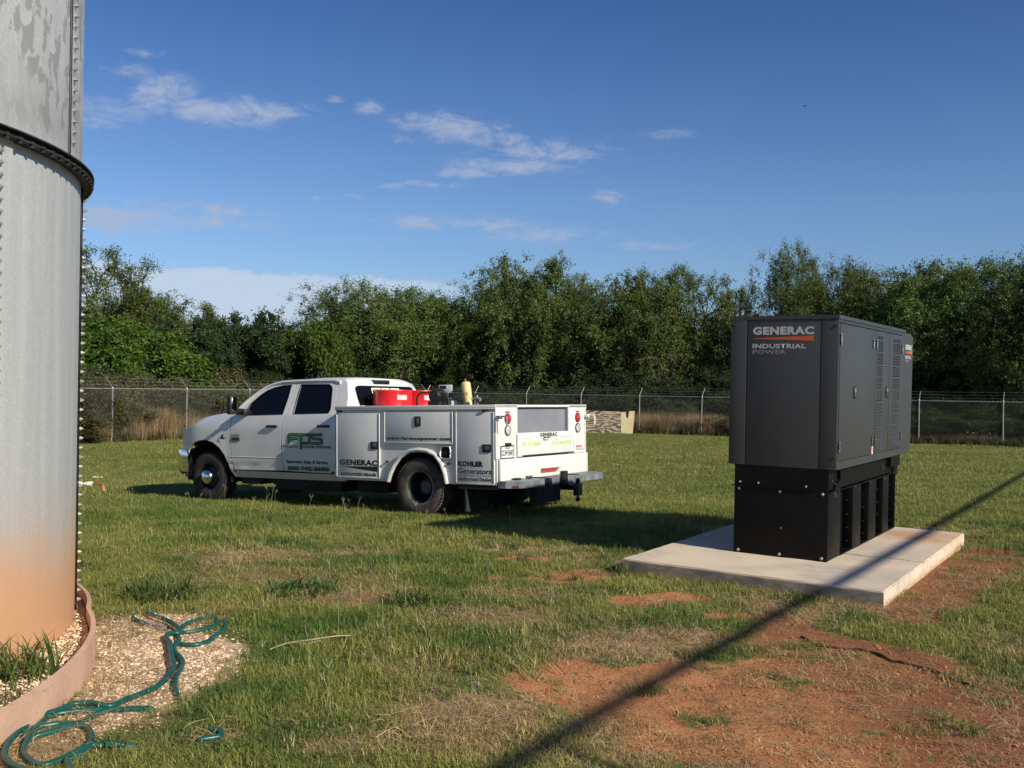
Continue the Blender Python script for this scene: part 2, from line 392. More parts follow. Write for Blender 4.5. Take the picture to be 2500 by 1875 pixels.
def text(s, name, m, parent, O, U, V, x0, x1, z0, z1, bold=0., thick=.0012, slant=0.):
    """letters laid into the rectangle x0..x1 / z0..z1 of the plane O + u*U + v*V"""
    cu = bpy.data.curves.new('lettering', 'FONT'); cu.body = s; cu.size = 1; cu.offset = bold; cu.resolution_u = 3
    cu.space_character = 1.0 + bold*2
    ob = bpy.data.objects.new('lettering', cu); COL.objects.link(ob)
    dg = bpy.context.evaluated_depsgraph_get(); me = bpy.data.meshes.new_from_object(ob.evaluated_get(dg))
    bpy.data.objects.remove(ob); bpy.data.curves.remove(cu)
    co = np.array([v.co for v in me.vertices]); mn = co.min(0); mx = co.max(0)
    O = Vector(O); U = Vector(U); V = Vector(V); N = U.cross(V)
    uv = (co-mn)/(np.maximum(mx-mn, 1e-6))
    vs = []
    for a in uv:
        v_ = z0 + a[1]*(z1-z0); u_ = x0 + a[0]*(x1-x0) + slant*(v_-z0)
        vs.append(O + U*u_ + V*v_ + N*thick)
    for v, p in zip(me.vertices, vs): v.co = p
    me.materials.clear(); me.materials.append(m); me.name = name
    o = bpy.data.objects.new(name, me); link(o, parent); return o
def decal(name, poly, m, parent, O, U, V, thick=.001):
    O = Vector(O); U = Vector(U); V = Vector(V); N = U.cross(V)
    b = MB(); n = len(poly)
    b.add([O+U*u+V*v+N*thick for u, v in poly], [tuple(range(n))]); return b.build(name, m, parent, 0)
def stroke2d(pts, wd):
    """thick polyline as a list of quads + round joins, in 2D"""
    out = []
    for (a, b) in zip(pts[:-1], pts[1:]):
        d = np.array(b)-np.array(a); L = np.hypot(*d)
        if L < 1e-9: continue
        d = d/L; nrm = np.array((-d[1], d[0]))*wd/2
        out.append([a+nrm, a-nrm, b-nrm, b+nrm] if False else [np.array(a)+nrm, np.array(a)-nrm, np.array(b)-nrm, np.array(b)+nrm])
    for p in pts[1:-1]:
        out.append([np.array(p)+wd/2*np.array((math.cos(t), math.sin(t))) for t in np.linspace(0, 2*math.pi, 10, endpoint=False)])
    return out

# ------------------------------------------------------------------ ground
_s = np.array([-60, 7, 10, 14.6, 18.7, 22, 30, 45, 55, 90, 600.]); _z = np.array([.0, 0, -.05, -.246, -.42, -.5, -.67, -.87, -.95, -1., -1.])
def gz(x, y):
    x = np.asarray(x, float); y = np.asarray(y, float)
    acc = 0
    for d in (-1.2, -.4, .4, 1.2): acc = acc + np.interp(y - .45*x + d, _s, _z)
    return acc/4
def blob(x, y, cx, cy, rx, ry, rot=0.):
    c, s_ = math.cos(rot), math.sin(rot); u = (x-cx)*c + (y-cy)*s_; v = -(x-cx)*s_ + (y-cy)*c
    return np.exp(-((u/rx)**2 + (v/ry)**2)*.9)
def pnoise(x, y, sc_, seed):
    r = np.random.default_rng(seed); g = r.random((256, 256)); fx = (x*sc_) % 256; fy = (y*sc_) % 256
    ix = np.floor(fx).astype(int) % 256; iy = np.floor(fy).astype(int) % 256; tx = fx-np.floor(fx); ty = fy-np.floor(fy)
    tx = tx*tx*(3-2*tx); ty = ty*ty*(3-2*ty); jx = (ix+1) % 256; jy = (iy+1) % 256
    return (g[ix, iy]*(1-tx)+g[jx, iy]*tx)*(1-ty) + (g[ix, jy]*(1-tx)+g[jx, jy]*tx)*ty
def fb(x, y, sc_, seed): return sum(pnoise(x, y, sc_*2**i, seed+i)*.5**i for i in range(4))/1.875
DIRT = [(.38,5.45,.38,.42,.2,1),(1.15,5.2,.6,.75,0,1.1),(1.9,5.2,.75,.8,0,1.2),(2.2,4.4,.6,.5,0,1.),(1.3,4.4,.6,.35,0,.9),(2.45,5.7,.45,.4,0,1.),(2.0,6.3,.38,.3,0,1.),(1.95,6.9,.25,.35,0,.85),
 (.95,7.45,.2,.2,0,1.),(1.25,7.6,.32,.2,.3,1.05),(.55,8.3,.28,.22,0,1.1),(.75,8.6,.3,.2,0,1.05),(3.1,7.4,.28,.8,-.6,.95),(3.7,8.5,.3,.9,-.6,1.),(4.6,9.6,.35,.9,-.5,1.),(2.9,6.85,.35,.2,0,.9),(3.1,5.3,.4,.3,0,.7),
 (2.95,4.6,.35,.3,0,.6),(-.05,8.35,.3,.16,0,.8),(.15,9.3,.34,.2,0,.95),(-.9,6.95,.25,.1,0,.5),(-13.4,33.6,1.6,.5,0,1.),(1.55,7.05,.35,.16,0,.6),(.3,7.9,.25,.1,0,.5)]
STRAW = [(-.1,6.85,.5,.28,0,.85),(-.25,4.85,.38,.32,0,.95),(-.75,4.42,.22,.14,0,.8),(.2,7.6,.4,.2,0,.6),(1.0,6.45,.5,.25,.3,.7),(.6,4.45,.3,.3,0,.7),(2.5,4.7,.35,.3,0,.55),
 (-.5,5.6,.35,.25,0,.5),(-1.3,7.3,.4,.16,0,.55),(.55,6.1,.4,.3,0,.7),(-2.0,5.1,.25,.35,0,.6),(-2.05,4.35,.3,.3,0,.9),(2.1,7.0,.35,.3,0,.5),(3.0,5.0,.4,.5,0,.45),(-.1,4.4,.3,.2,0,.6),(-1.28,4.5,.15,.1,0,.7),
 (4.6,10.4,.6,.4,0,.4),(3.3,6.2,.3,.4,0,.5)]
GRAV = [(-2.35,6.3,.32,.42,0,1.1),(-2.0,5.75,.33,.5,0,1.2),(-1.85,5.2,.28,.35,0,1.),(-1.95,4.7,.3,.25,0,.8),(-2.2,6.75,.35,.14,0,.6),(-1.62,5.75,.12,.35,0,.75)]
CLEAR = [(1.30,6.02,.20,.13,0,.9),(1.58,5.45,.16,.26,0,.8),(.98,4.85,.22,.12,.4,.8),(.62,5.25,.12,.12,0,.7),(1.75,4.75,.18,.10,0,.7),(2.15,5.05,.16,.12,.3,.7),(.75,5.9,.25,.12,.5,.7),(2.6,6.68,.42,.30,-.2,1.3),(3.25,5.9,.40,.7,0,1.3),(3.2,4.9,.5,.6,0,1.1),(2.2,4.0,.2,.2,0,.5),(.95,4.25,.25,.12,0,.9),(3.4,7.0,.25,.35,0,.8)]
def masks(x, y):
    def tot(L): return np.clip(sum(a*blob(x, y, cx, cy, rx, ry, ro) for cx, cy, rx, ry, ro, a in L), 0, 1)
    d, s_, g = tot(DIRT), tot(STRAW), tot(GRAV); d = np.clip(d*1.12 - tot(CLEAR)*.9, 0, 1)
    g = np.clip(g + 1.*(np.hypot(x+5.2, y-4.62) < 3.0), 0, 1)
    sp = np.clip((fb(x, y, .8, 31)-.60)*5, 0, .6)*(y < 12)
    return d, np.clip(s_+sp, 0, 1), g
def flat(x, y):
    return 1 - .92*np.clip(1.6*(blob(x, y, -1.95, 5.7, .8, 1.3) + blob(x, y, -1.9, 4.4, .75, .7)), 0, 1)
def ground():
    def axis(a, b, lo, hi, fine, n):
        m = np.arange(lo, hi, fine)
        return np.concatenate([lo-np.geomspace(.2, lo-a, n)[::-1], m, hi+np.geomspace(.2, b-hi, n)])
    xs = axis(-700, 700, -4.5, 5.5, .045, 42); ys = axis(-300, 900, 3.4, 13, .05, 44)
    X, Y = np.meshgrid(xs, ys); Z = gz(X, Y)
    near = np.clip(1-(Y-16)/10, 0, 1)*np.clip(1-(3-Y)/4, 0, 1)
    Z = Z + near*((fb(X, Y, 1.1, 3)-.5)*.05 + (fb(X, Y, 7, 9)-.5)*.022*flat(X, Y)) + (fb(X, Y, .12, 5)-.5)*.12*np.clip((Y-18)/10, 0, 1)*(Y < 60)
    d, s_, g = masks(X, Y)
    Z = Z - .012*d
    gc = ((X-1.2)*.84-(Y-7.3)*.5)
    nv = X.size; W_ = X.shape[1]
    me = bpy.data.meshes.new('ground'); co = np.stack([X, Y, Z], -1).reshape(-1, 3)
    i = np.arange(nv).reshape(X.shape); q = np.stack([i[:-1, :-1], i[:-1, 1:], i[1:, 1:], i[1:, :-1]], -1).reshape(-1, 4)
    me.vertices.add(nv); me.vertices.foreach_set('co', co.ravel())
    me.loops.add(q.size); me.loops.foreach_set('vertex_index', q.ravel())
    me.polygons.add(len(q)); me.polygons.foreach_set('loop_start', np.arange(0, q.size, 4)); me.polygons.foreach_set('use_smooth', np.ones(len(q), bool))
    for nm, a in (('dirt', d), ('straw', s_), ('gravel', g)):
        at = me.attributes.new(nm, 'FLOAT', 'POINT'); at.data.foreach_set('value', a.ravel().astype(np.float32))
    me.update(); me.validate(); me.materials.append(M['ground'])
    o = bpy.data.objects.new('ground', me); link(o); tag(o, kind='structure'); return o
ground()
def zn(x, y):                      # ground with its near relief
    x = np.asarray(x, float); y = np.asarray(y, float)
    near = np.clip(1-(y-16)/10, 0, 1)*np.clip(1-(3-y)/4, 0, 1)
    return gz(x, y) + near*((fb(x, y, 1.1, 3)-.5)*.05 + (fb(x, y, 7, 9)-.5)*.022*flat(x, y))

# ------------------------------------------------------------------ water standpipe
TC, TR = (-5.0, 5.4), 2.43
def tower():
    t = root('water_standpipe', (TC[0], TC[1], 0), (0, 0, 0), 'tall galvanised steel standpipe with bolted plates and red soil stained foot', 'water tank')
    def shell(name, z0, z1, r):
        b = MB(); prof = [(r-.012, z0), (r, z0), (r, (z0+z1)/2), (r, z1), (r-.012, z1)]; b.lathe(prof, 160); return b.build(name, M['tower'], t, 30)
    shell('lower_course', -.12, 2.81, TR); shell('upper_course', 2.86, 5.32, TR+.006); shell('top_course', 5.37, 8.6, TR)
    roof = MB(); roof.lathe([(TR+.05, 8.6), (TR+.05, 8.64), (.25, 9.4), (.001, 9.4)], 96); roof.build('roof', M['tower'], t)
    for z in (2.835, 5.345):
        b = MB(); b.lathe([(TR-.01, z-.022), (TR+.075, z-.022), (TR+.075, z-.014), (TR+.03, z-.014), (TR+.03, z+.014), (TR+.078, z+.014), (TR+.078, z+.022), (TR-.01, z+.022)], 160)
        f = b.build('joint_flange', M['flange'], t, 30)
        if z < 3:
            bb = MB()
            for k in range(150):
                a = 2*math.pi*k/150; c, s_ = math.cos(a), math.sin(a)
                m4 = Matrix.Translation(((TR+.06)*c, (TR+.06)*s_, z-.036)) @ Matrix.Rotation(a, 4, 'Z')
                bb.box((-.010, -.010, -.002), (.010, .010, .03), 0, m4)
            bb.build('flange_bolts', M['flange'], f, 0, kind='stuff')
    def seam(a_deg, z0, z1, strip=True):
        a = R_(a_deg)
        if strip:
            b = MB(); r = TR+.006
            b.lathe([(r, z0), (r+.009, z0), (r+.009, z1), (r, z1), (r, z0)], 6, a0=a-.012, a1=a+.05); b.build('lap_seam', M['tower'], t, 20)
    bolt = None
    proto = MB(); proto.lathe([(.0001, .024), (.007, .024), (.007, .014), (.013, .014), (.013, 0)], 6, axis='X')
    n_ = 0
    for (a_deg, z0, z1) in ((10.3, 2.98, 4.4), (25.5, .16, 2.77), (-9.75, .16, 2.76)):
        seam(a_deg, z0-.08, z1+.06 if z1 < 4 else 5.3); 
        zz = z0
        while zz < z1:
            if bolt is None: o = proto.build('bolt', M['steel'], t, 30); bolt = o
            else: o = copy_obj(bolt, t)
            a = R_(a_deg + (.3 if a_deg > 20 else .35)); r = TR+.014+random.uniform(-.003, .002)
            o.location = (r*math.cos(a), r*math.sin(a), zz); o.rotation_euler = (random.uniform(0, 1), random.uniform(-.05, .05), a)
            zz += .0615
    # dark lap line beside the upper seam
    a = R_(9.1); b = MB(); b.tube([((TR+.012)*math.cos(a), (TR+.012)*math.sin(a), 2.9), ((TR+.012)*math.cos(a), (TR+.012)*math.sin(a), 5.3)], .006, 6); b.build('sealant_bead', M['flange'], t)
    return t
tower()

def curb_r(a):
    """radius of the containment band about its own centre; squeezed out round the back of the tank"""
    c = np.array((-5.2, 4.62)); u = np.array((math.cos(a), math.sin(a)))
    d = c - np.array(TC); bq = d@u; cq = d@d - (TR+.10)**2
    return max(3.04, -bq + math.sqrt(max(bq*bq-cq, 0)))
def curb():
    t = root('containment_band', (-5.2, 4.62, 0), (0, 0, 0), 'low curved soil stained steel band round the foot of the standpipe', 'edging')
    joints = [-190, -100, -12, 60, 170]
    for j0, j1 in zip(joints[:-1], joints[1:]):
        vs = []; fs = []; n = 48
        for i in range(n+1):
            a = R_(j0 + (j1-j0)*i/n); r = curb_r(a)+(.008 if i > n-3 else 0)
            for (dr, z) in ((0, -.08), (.0, .168), (-.026, .172), (-.026, -.08)):
                vs.append(((r+dr)*math.cos(a), (r+dr)*math.sin(a), z + .008*math.sin(a*5)))
        for i in range(n):
            for k in range(4): fs.append((i*4+k, i*4+(k+1) % 4, (i+1)*4+(k+1) % 4, (i+1)*4+k))
        fs += [(0, 1, 2, 3), (n*4+3, n*4+2, n*4+1, n*4)]
        MB().add(vs, fs).build('band_plate', M['curb'], t, 40)
    for a_ in (-11,):
        a = R_(a_)
        for z in (.04, .09, .14):
            b = MB(); b.lathe([(.0001, .016), (.012, .016), (.012, 0)], 6, axis='X'); o = b.build('bolt', M['flange'], t)
            o.location = ((curb_r(a)+.001)*math.cos(a), curb_r(a)*math.sin(a), z); o.rotation_euler = (0, 0, a)
    # gravel bed inside
    vs = [(0, 0, .1)]; n = 120
    xs = []
    for ring, k in enumerate(np.linspace(.72, .995, 14)):
        for i in range(n):
            a = 2*math.pi*i/n; r = (curb_r(a)-.02)*k; x, y = r*math.cos(a), r*math.sin(a)
            vs.append((x, y, .095 + .03*(float(fb(x+50, y+50, 3, 77))-.5)))
    fs = [(0, 1+i, 1+(i+1) % n) for i in range(n)]
    for q in range(13):
        for i in range(n): fs.append((1+q*n+i, 1+q*n+(i+1) % n, 1+(q+1)*n+(i+1) % n, 1+(q+1)*n+i))
    o = MB().add(vs, fs).build('gravel_bed', M['ground'], None, 60); o.location = (-5.2, 4.62, 0); tag(o, kind='structure')
    at = o.data.attributes.new('gravel', 'FLOAT', 'POINT'); at.data.foreach_set('value', np.ones(len(vs), np.float32))
curb()

def spigot():
    # brass tap on a plastic riser, standing out from the far side of the standpipe
    D = 7.6
    t = root('garden_tap', (-3.42, D, .78), (0, 0, 0), 'white plastic pipe with ball valve and brass tap standing out from the standpipe', 'tap')
    x = lambda q: (q-340)*.0002395; z = lambda q: (610-q)*.0002395
    b = MB(); b.tube([(-.9, 0, 0), (x(500), 0, 0)], .017, 12); b.tube([(x(500), 0, 0), (x(580), 0, 0)], .014, 8); b.build('pipe', M['pvc'], t)
    b = MB(); b.tube([(x(580), 0, 0), (x(710), 0, 0)], .011, 10); b.build('threaded_nipple', M['bark'], t)
    b = MB(); b.tube([(x(690), 0, 0), (x(760), 0, .002), (x(900), 0, .002)], [.013, .019, .019], 12); b.tube([(x(890), 0, 0), (x(970), 0, 0)], .018, 8); b.build('ball_valve', M['pvc'], t)
    b = MB(); b.tube([(x(815), 0, .015), (x(815), 0, .032)], .009, 8); b.tube([(x(600), 0, -.004), (x(700), -.004, .006), (x(770), -.002, .034), (x(860), 0, .036)], .0085, 8); b.build('valve_lever', M['black'], t)
    b = MB(); b.tube([(x(970), 0, 0), (x(1090), 0, 0)], .009, 10); b.tube([(x(1090), 0, 0), (x(1170), 0, 0)], .015, 10); b.tube([(x(1170), 0, 0), (x(1320), 0, 0)], .0195, 14); b.build('union_fitting', M['pvc'], t)
    b = MB(); b.tube([(x(1330), 0, -.002), (x(1560), 0, 0), (x(1640), 0, -.002), (x(1665), 0, -.014), (x(1665), 0, -.028)], .0095, 10); b.tube([(x(1440), 0, .0), (x(1460), 0, .045)], .004, 6); b.build('tap_body', M['brass'], t)
    b = MB(); b.tube([(x(1660), 0, -.01), (x(1660), 0, -.034)], .0165, 12); b.tube([(x(1675), 0, -.037), (x(1690), 0, -.05)], .015, 12); b.build('hose_outlet', mat('copper_cap', (.5, .22, .1), .5, .4), t)
    b = MB(); b.box((x(1320), -.006, z(400)), (x(1430), .006, z(370)), .002); b.box((x(1430), -.002, z(390)), (x(1640), .002, z(382))); b.box((x(1455), -.005, z(398)), (x(1500), .005, z(370)), .002); b.box((x(1590), -.006, z(400)), (x(1645), .006, z(375)), .002); b.build('tap_handle', M['pvc'], t)
spigot()

# ------------------------------------------------------------------ pad and generator
GN_ = (2.798, 8.569); GA = R_(-33.06)         # near bottom corner of the cabinet; local +X along the front to the right, +Y away
def gl(x, y): 
    c, s_ = math.cos(GA), math.sin(GA); return (GN_[0]+x*c-y*s_, GN_[1]+x*s_+y*c)
def pad():
    pw, pl = 2.172, 3.629
    # near corner in cabinet coordinates
    dx, dy = 2.80-GN_[0], 7.425-GN_[1]; c, s_ = math.cos(-GA), math.sin(-GA)
    px, py = dx*c-dy*s_, dx*s_+dy*c
    t = root('concrete_pad', (GN_[0], GN_[1], 0), (0, 0, GA), 'pale broom finished concrete pad in two slabs under the generator', 'concrete pad')
    jy = 1.52
    for y0, y1 in ((py, py+jy-.009), (py+jy+.009, py+pl)):
        bm = bmesh.new(); x0, x1 = px-pw, px; z0, z1 = -.14, .104
        bmesh.ops.create_cube(bm, size=1)
        for v in bm.verts: v.co = Vector(((x0+x1)/2+v.co.x*(x1-x0), (y0+y1)/2+v.co.y*(y1-y0), (z0+z1)/2+v.co.z*(z1-z0)))
        for i in range(1, 24): bmesh.ops.bisect_plane(bm, geom=bm.verts[:]+bm.edges[:]+bm.faces[:], plane_co=(x0+(x1-x0)*i/24, 0, 0), plane_no=(1, 0, 0))
        for i in range(1, 18): bmesh.ops.bisect_plane(bm, geom=bm.verts[:]+bm.edges[:]+bm.faces[:], plane_co=(0, y0+(y1-y0)*i/18, 0), plane_no=(0, 1, 0))
        ed = [e for e in bm.edges if len(e.link_faces) == 2 and e.calc_face_angle(0) > 1 and all(v.co.z > 0 for v in e.verts)]
        bmesh.ops.bevel(bm, geom=ed, offset=.009, segments=2, affect='EDGES')
        for v in bm.verts:
            if v.co.z > 0: v.co += Vector((random.uniform(-1, 1), random.uniform(-1, 1), random.uniform(-1, 1)))*.0022
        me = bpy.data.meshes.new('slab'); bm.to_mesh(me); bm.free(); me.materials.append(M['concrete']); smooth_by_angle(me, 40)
        link(bpy.data.objects.new('slab', me), t)
    b = MB(); b.box((px-pw+.01, py+jy-.02, -.1), (px-.012, py+jy+.02, .06)); b.build('joint_filler', M['flange'], t)
    return px, py, pw, pl
PX, PY, PW, PL = pad()

def generator():
    t = root('standby_generator', (GN_[0], GN_[1], .104), (0, 0, GA), 'tall dark grey standby generator cabinet on a black base tank', 'generator')
    Wd, L1, zt, zb = .965, 2.643, 2.106, .800     # heights above the pad
    g = M['gen']
    # cabinet core, just inside the panels
    b = MB(); b.box((-Wd+.012, .012, zb+.004), (-.012, L1-.004, zt-.012)); b.build('cabinet_frame', M['black'], t, 0)
    # front: two corner panels and the centre panel with recessed joints
    for name, x0, x1 in (('corner_panel', -Wd, -.817), ('front_panel', -.808, -.155), ('corner_panel', -.147, 0)):
        b = MB(); b.box((x0, -.006 if x0 < -.9 else 0, zb), (x1, .02, zt-.002), .003); b.build(name, g, t)
    # sides
    fr = [(0, .028), (L1-.20, L1)]
    for sx in (0, 1):
        X0, X1 = (-.02, 0) if sx == 0 else (-Wd, -Wd+.02)
        b = MB(); b.box((X0, .0215, zb), (X1, L1, .868)); b.box((X0, .0215, 2.074), (X1, L1, zt-.002)); b.box((X0, .0215, .868), (X1, .04, 2.074)); b.box((X0, 2.462, .868), (X1, L1, 2.074))
        b.build('side_frame', g, t, 0)
        for (y0, y1, lat, lou) in ((.046, 1.322, .55, None), (1.334, 1.892, 1.81, (1.39, 1.62, 2)), (1.904, 2.455, None, (2.065, 2.40, 3))):
            b = MB(); off = .004
            b.box((X0+(off if sx == 0 else -off), y0, .874), (X1+(off if sx == 0 else -off), y1, 2.066), .003); d = b.build('door', g, t)
            xo = off if sx == 0 else -Wd-off; sg = 1 if sx == 0 else -1
            if lou:
                lb = MB(); cw = (lou[1]-lou[0])/lou[2]; zz = .905
                k = 0
                while zz < 2.02:
                    for c_ in range(lou[2]):
                        ya = lou[0]+c_*cw+.008; yb = ya+cw-.018
                        lb.add([(xo+sg*.0006, ya, zz), (xo+sg*.0006, yb, zz), (xo+sg*.012, yb-.006, zz+.0035), (xo+sg*.012, ya+.006, zz+.0035), (xo+sg*.0006, yb-.01, zz+.013), (xo+sg*.0006, ya+.01, zz+.013)],
                               [(3, 2, 4, 5), (0, 3, 5), (1, 4, 2)])
                    k += 1; zz += .0185 + (.010 if k % 6 == 0 else 0)
                lo = lb.build('louvres', mat('louvre_grey_paint', (.075, .08, .085), .4), d, 0, kind='stuff')
                ob = MB(); zz = .905; k = 0
                while zz < 2.02:
                    for c_ in range(lou[2]):
                        ya = lou[0]+c_*cw+.009; yb = ya+cw-.02
                        ob.add([(xo+sg*.0004, ya, zz-.006), (xo+sg*.0004, yb, zz-.006), (xo+sg*.0004, yb-.003, zz+.0045), (xo+sg*.0004, ya+.003, zz+.0045)], [(0, 1, 2, 3)])
                    k += 1; zz += .0185 + (.010 if k % 6 == 0 else 0)
                ob.build('louvre_slots', M['tankblk'], d, 0, kind='stuff')
            if lat:
                hb = MB(); hb.box((xo-.004, lat-.05, 1.412), (xo+.006, lat+.05, 1.522), .006); h = hb.build('latch_plate', M['black'], d)
                hb = MB(); hb.box((xo+sg*.006-.004, lat-.022, 1.42), (xo+sg*.006+.008, lat+.018, 1.512), .005); hb.box((xo+sg*.014-.004, lat-.05, 1.462), (xo+sg*.014+.006, lat-.005, 1.482), .004); hb.build('paddle_handle', M['chrome'], h if False else d)
    # hinges on the visible side, silver with two knuckle screws
    hz = [(1.93, .05), (1.00, .05), (1.93, 1.205), (1.93, 1.340), (1.00, 1.212), (1.00, 1.336), (1.92, 2.470), (1.00, 2.462)]
    h0 = None
    for (z, y) in hz:
        if h0 is None:
            b = MB(); b.box((0, -.016, -.045), (.008, .016, .045), .003); h0 = b.build('hinge', M['black'], t)
            b = MB(); b.tube([(.011, 0, -.05), (.011, 0, .05)], .0055, 8); b.tube([(.006, 0, .036), (.017, 0, .036)], .010, 8); b.tube([(.006, 0, -.036), (.017, 0, -.036)], .010, 8); pin = b.build('hinge_pin', M['chrome'], h0)
            o = h0
        else:
            o = copy_obj(h0, t); copy_obj(pin, o)
        o.location = (.003, y, z)
    # roof, overhanging lip
    b = MB(); b.prism([(-Wd-.016, zt-.0), (-Wd-.016, zt+.032), (.006, zt+.032+.0), (.006, zt)], 'Y', -.006, L1+.004); b.build('roof', g, t, 20)
    b = MB(); b.box((-.004, .03, 2.094), (.0, L1-.12, 2.100)); b.box((.0005, .03, 2.073), (.004, L1-.14, 2.078)); b.build('drip_strip', M['black'], t, 0)
    # discharge hood at the far end, lower corner cut off
    poly = [(L1, zb+.004), (2.955, zb+.004), (3.01, .93), (3.055, 2.075), (L1, 2.10)]
    b = MB(); b.prism(poly, 'X', -Wd+.0, -.0); b.build('discharge_hood', g, t, 20)
    b = MB()
    for k in range(5): b.tube([(-.02-k*.2, 3.0, 2.078), (-.02-k*.2, 3.0, 2.093)], .009, 8); b.tube([(-.02, 2.70+.07*k, 2.094), (-.02, 2.70+.07*k, 2.104)], .007, 8)
    b.build('hood_screws', M['steel'], t, 0, kind='stuff')
    b = MB()
    for x, z in ((-.027, 2.043), (-.027, .899), (-.945, 2.049), (-.945, .901)): b.lathe([(.0001, -.006), (.011, -.006), (.012, 0)], 12, 'Y', (x, 0, z))
    b.build('corner_screws', M['black'], t)
    # warning label hanging below the middle hinge
    decal('warning_label', [(1.225, .872), (1.275, .872), (1.275, .958), (1.225, .958)], mat('warning_label_print', (.78, .6, .55), .6, alt=((.6, .16, .08), 45, .52, .6)), t, (.0045, 0, 0), (0, 1, 0), (0, 0, 1))
    decal('hinge_label', [(1.245, .958), (1.262, .958), (1.262, 1.045), (1.245, 1.045)], M['white'], t, (.0045, 0, 0), (0, 1, 0), (0, 0, 1))
    # lettering
    def logo(O, U, V, x0, x1, zt_, s_, slots=True):
        # x0..x1 width of the name, zt_ top
        w_ = x1-x0; h = .072*s_
        text('GENERAC', 'name_lettering', M['logo_w'], t, O, U, V, x0, x1, zt_-h, zt_, .055)
        decal('swoosh_mark', [(x0, zt_-h-.033*s_), (x1, zt_-h-.009*s_), (x1, zt_-h-.054*s_), (x0, zt_-h-.036*s_)], M['logo_o'], t, O, U, V)
        text('INDUSTRIAL', 'word_lettering', M['logo_w'], t, O, U, V, x0, x0+w_*.878, zt_-h-.122*s_, zt_-h-.080*s_, .035)
        text('POWER', 'word_lettering', M['logo_g'], t, O, U, V, x0, x0+w_*.555, zt_-h-.172*s_, zt_-h-.134*s_, .03)
    logo((0, 0, 0), (1, 0, 0), (0, 0, 1), -.760, -.212, 2.146-.104+.104-.104, 1.)
    text('®', 'registered_mark', M['logo_g'], t, (0, 0, 0), (1, 0, 0), (0, 0, 1), -.203, -.193, 2.028, 2.040, .02)
    logo((0, 0, 0), (0, 1, 0), (0, 0, 1), 2.665, 3.0, 1.985, .80)
    # ---------------- skid frame and base tank
    k = M['tankblk']; xl, xr = -Wd+.06, -.06
    b = MB(); b.box((xl+.003, .006, .615), (xr-.006, 2.60, .80)); b.build('skid_frame', k, t, 0)
    b = MB(); b.box((xl, .0, .60), (xr+.0, .006, .799)); b.build('front_cover', k, t, 0)
    b = MB(); b.box((xl-.028, -.012, .603), (xr-.14, .05, .610)); b.box((xr-.006, .0, .596), (xr+.018, 2.60, .604)); b.box((xr-.004, 2.2, .68), (xr+.035, 2.62, .80)); b.build('mounting_lip', k, t, 0)
    b = MB(); b.prism([(.10, .606), (.30, .606), (.40, .70), (.36, .80), (.28, .80), (.3, .7)], 'X', xr-.006, xr+.022); b.build('gusset', k, t, 0); b = MB(); b.prism([(2.38, .606), (2.56, .606), (2.58, .68), (2.58, .80), (2.5, .80), (2.47, .7)], 'X', xr-.006, xr+.022); b.build('gusset', k, t, 0)
    # tank: front plate, recessed body, ribs with top faces flush
    dd = .095
    b = MB(); b.box((xl+.003, .012, .004), (xr-dd, 2.60, .596)); b.build('base_tank', k, t, 0)
    b = MB(); b.box((xl, .0, .0), (xr, .012, .598), .003); b.build('front_plate', k, t)
    for (y0, y1) in ((.0125, .40), (.83, 1.13), (1.43, 1.73), (2.02, 2.28), (2.575, 2.60)):
        b = MB(); b.box((xr-dd, y0, .004), (xr, y1, .592), .004); b.build('tank_rib', k, t)
    b = MB(); b.box((xr-dd, .4, .0), (xr-.0, 2.6, .012)); b.build('tank_foot', k, t, 0)
    bolt = None
    pos = [(xl+.045, 0, .583), (-.484, 0, .581), (xr-.05, 0, .583), (xl+.045, 0, .025), (-.482, 0, .024), (xr-.05, 0, .027)]
    for p in pos:
        if bolt is None:
            b = MB(); b.lathe([(.0001, -.008), (.010, -.007), (.0145, -.001), (.0145, 0)], 12, 'Y'); bolt = o = b.build('round_head_bolt', M['steel'], t)
        else: o = copy_obj(bolt, t)
        o.location = p
    for p in ((-.854, 0, .642), (-.684, 0, .642), (-.256, 0, .640)):
        o = copy_obj(bolt, t); o.location = p; o.scale = (.7, 1, .7)
    b = MB(); b.lathe([(.0001, -.008), (.008, -.006), (.010, 0)], 12, 'Y', (-.473, 0, .257)); b.build('red_plug', mat('dull_red_plug', (.3, .02, .02), .5), t)
    side = None
    pts = [(.09, .70), (.19, .66), (.25, .645), (1.9, .72), (1.98, .70), (1.94, .735), (1.94, .685), (2.40, .745), (2.46, .75), (2.42, .69), (2.43, .665), (.10, .59), (.12, .568), (.78, .594), (1.36, .597), (1.36, .575), (1.95, .60), (1.95, .578), (2.52, .60)]
    for (y, z) in pts:
        if side is None:
            b = MB(); b.lathe([(.0001, .022), (.006, .022), (.006, .012), (.012, .012), (.012, 0)], 6, 'X'); side = o = b.build('clamp_bolt', M['chrome'], t)
        else: o = copy_obj(side, t)
        o.location = (xr+(.018 if z < .61 else .0), y, z)
    for y in (.82, 1.42, 2.01, 2.57):
        for z in (.08, .2, .33, .46):
            o = copy_obj(side, t); o.location = (xr-.05, y, z); o.rotation_euler = (0, 0, -math.pi/2); o.scale = (.55, .55, .55)
generator()

